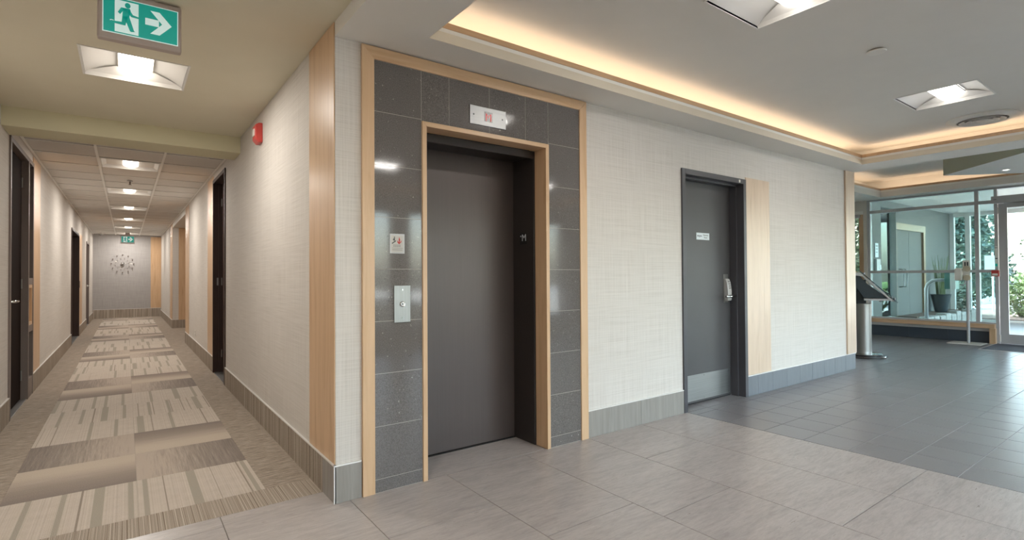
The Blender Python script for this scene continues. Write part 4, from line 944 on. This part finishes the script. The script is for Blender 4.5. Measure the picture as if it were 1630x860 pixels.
# ------------------------------------------------------------------ outdoors
struct('ground', B(xV+.1, 75, -40, 45, -.25, -.05).box(xG+.2, xV+.1, -40, -.02, -.25, -.05).box(xG+.2, xV+.1, 6.05, 45, -.25, -.05), m_concrete, 'pale paving outside the entrance')
struct('ground_road', B(24, 44, -40, 30, -.06, -.03), m_asphalt, 'sunlit drive beyond the entrance')
struct('ground_lawn', B(44, 75, -40, 45, -.06, .25), m_grass, 'grass bank beyond the drive')
struct('ground_bed', B(18.3, 22.5, 2.6, 9, -.06, .06).box(16.0, 24, 7.4, 30, -.06, .06), m_mulch, 'planting bed outside the vestibule')
struct('ground_island', B(26, 33, 6.2, 14, -.04, .22), m_mulch, 'raised planted island in the drive')
struct('kerb', MB().box(25.9, 33.1, 6.05, 6.2, -.04, .26).box(25.85, 26, 6.05, 14, -.04, .26), m_concrete, 'pale kerb around the planted island')
def leaf_cloud(mb, c, rad, n, L, rr):
    for i in range(n):
        while True:
            q = Vector((rr.uniform(-1, 1), rr.uniform(-1, 1), rr.uniform(-1, 1)))
            if .25 < q.length < 1: break
        p = Vector((c[0]+q.x*rad[0], c[1]+q.y*rad[1], c[2]+q.z*rad[2]))
        d = Vector((rr.uniform(-1, 1), rr.uniform(-1, 1), rr.uniform(-.9, .5))).normalized(); s = d.cross(Vector((rr.uniform(-1, 1), rr.uniform(-1, 1), .5))).normalized()*L*.28; l_ = L*rr.uniform(.6, 1.3)
        k = len(mb.v); mb.v += [tuple(p), tuple(p+d*l_*.5+s), tuple(p+d*l_), tuple(p+d*l_*.5-s)]; mb.f.append((k, k+1, k+2, k+3))
def tree(x, y, h, r, mat, label, seed, n=2200, L=.28, low=.25, g=.0):
    rr = random.Random(seed); t = thing('tree', (x, y, g), label, 'tree', 'trees outside the entrance')
    put('trunk', MB().tube([(x, y, g-.1), (x+.1, y, h*.4), (x, y+.1, h*.8)], [r*.09, r*.07, r*.03], 10), m_bark, t, smooth=True)
    mb = MB()
    for i in range(7):
        a = rr.uniform(0, 6.28); z = h*rr.uniform(low, .6); e = (x+r*.8*math.cos(a), y+r*.8*math.sin(a), z+h*.12)
        mb.tube([(x, y, z), ((x+e[0])/2, (y+e[1])/2, z+h*.09), e], [r*.035, r*.022, r*.008], 6)
    put('branches', mb, m_bark, t)
    mb = MB()
    for i in range(9):
        a = rr.uniform(0, 6.28); q = rr.uniform(0, .62)*r; z = rr.uniform(low*h+.3, h*.92); k = 1.1-.5*z/h
        leaf_cloud(mb, (x+q*math.cos(a), y+q*math.sin(a), z), (r*.62*k, r*.62*k, h*.17), n//9, L, rr)
    o = put('foliage', mb, mat, t); o['kind'] = 'stuff'
for k, (x, y, h, r, m_, lb, n) in enumerate([
    (19.3, 6.9, 6.0, 1.5, m_leaf, 'drooping dark tree right outside the vestibule window', 2600),
    (24.6, 5.6, 7.0, 1.5, m_leaf3, 'blue green weeping tree behind the white posts', 3400),
    (29.6, 7.0, 8, 1.9, m_leaf, 'dark evergreen on the planted island', 3400),
    (33.6, 10.8, 9, 2.2, m_leaf3, 'broad pale tree on the far side of the island', 3000),
    (48, 12.6, 9, 3.2, m_leaf2, 'light green tree on the grass bank left of the door', 2600),
    (51, 5.2, 8.5, 3.2, m_leaf3, 'tall pale tree on the grass bank seen in the door glass', 2600),
    (60, 18.0, 11, 4.0, m_leaf, 'tall dark tree on the grass bank behind the others', 2600),
    (49, 20.5, 10, 3.8, m_leaf3, 'broad tree at the left end of the grass bank', 2400),
    (61, 7, 11, 3.6, m_leaf, 'dark tree farthest back on the grass bank', 2400),
    (50, -2.8, 9, 3.4, m_leaf2, 'light tree at the right end of the grass bank', 2000)]):
    tree(x, y, h, r, m_, lb, 11+k, n*3 if x < 40 else n*2, L=.10+.004*x, low=.12)
def bush(x, y, r, h, mat, label, seed, n=700, L=.10):
    rr = random.Random(seed); t = thing('shrub', (x, y, -.05), label, 'shrub', 'shrubs outside the entrance')
    mb = MB(); leaf_cloud(mb, (x, y, h*.55), (r, r, h*.5), n, L, rr); o = put('foliage', mb, mat, t); o['kind'] = 'stuff'
    mb = MB()
    for i in range(6): a = i*1.05; mb.tube([(x, y, -.1), (x+r*.6*math.cos(a), y+r*.6*math.sin(a), h*.8)], [.02, .008], 5)
    put('stems', mb, m_bark, t)
bush(19.5, 3.3, .52, 1.0, m_leaf2, 'glossy light green shrub seen through the narrow side pane', 5, 900, .13)
bush(19.2, 2.3, .40, .85, m_leaf2, 'low green shrub seen through the entrance door glass', 6, 700, .12)
bush(19.6, 4.75, .55, .8, m_leaf, 'dark low shrub near the white posts', 7, 800, .11)
for k in range(7): bush(44.8+.2*(k % 2), -3+k*2.6, 1.1, 1.3, m_leaf2, 'low hedge shrub along the grass bank, %s from the right' % ['first', 'second', 'third', 'fourth', 'fifth', 'sixth', 'seventh'][k], 30+k, 500, .3)
st = thing('street_sign', (40, 5.9, 0), 'red octagonal road sign far out on the drive', 'road sign')
put('post', MB().tube([(40, 5.9, -.05), (40, 5.9, 2.1)], .03, 8), m_alu, st); put('plate', MB().prism([(5.9+.32*math.cos(math.pi/8+i*math.pi/4), 2.2+.32*math.sin(math.pi/8+i*math.pi/4)) for i in range(8)], 'x', 39.95, 39.965), m_red, st)
st = thing('site_sign', (21.8, 4.35, 0), 'small white sign board on a post outside the narrow pane', 'sign board')
put('post', MB().tube([(21.8, 4.35, 0), (21.8, 4.35, 1.9)], .025, 8), m_plastic, st); put('board', B(21.74, 21.77, 4.17, 4.53, 1.35, 1.80), m_papersign, st)
bo = thing('bollard', (20.6, 3.75, 0), 'round grey bollard on the paving outside', 'bollard'); put('post', MB().lathe([(.09, -.05), (.09, .85), (.08, .9)], (20.6, 3.75, 0), 18), m_alu, bo); put('cap', MB().lathe([(.1, .9), (.1, .95), (.05, 1.0)], (20.6, 3.75, 0), 18), m_tealdark, bo)
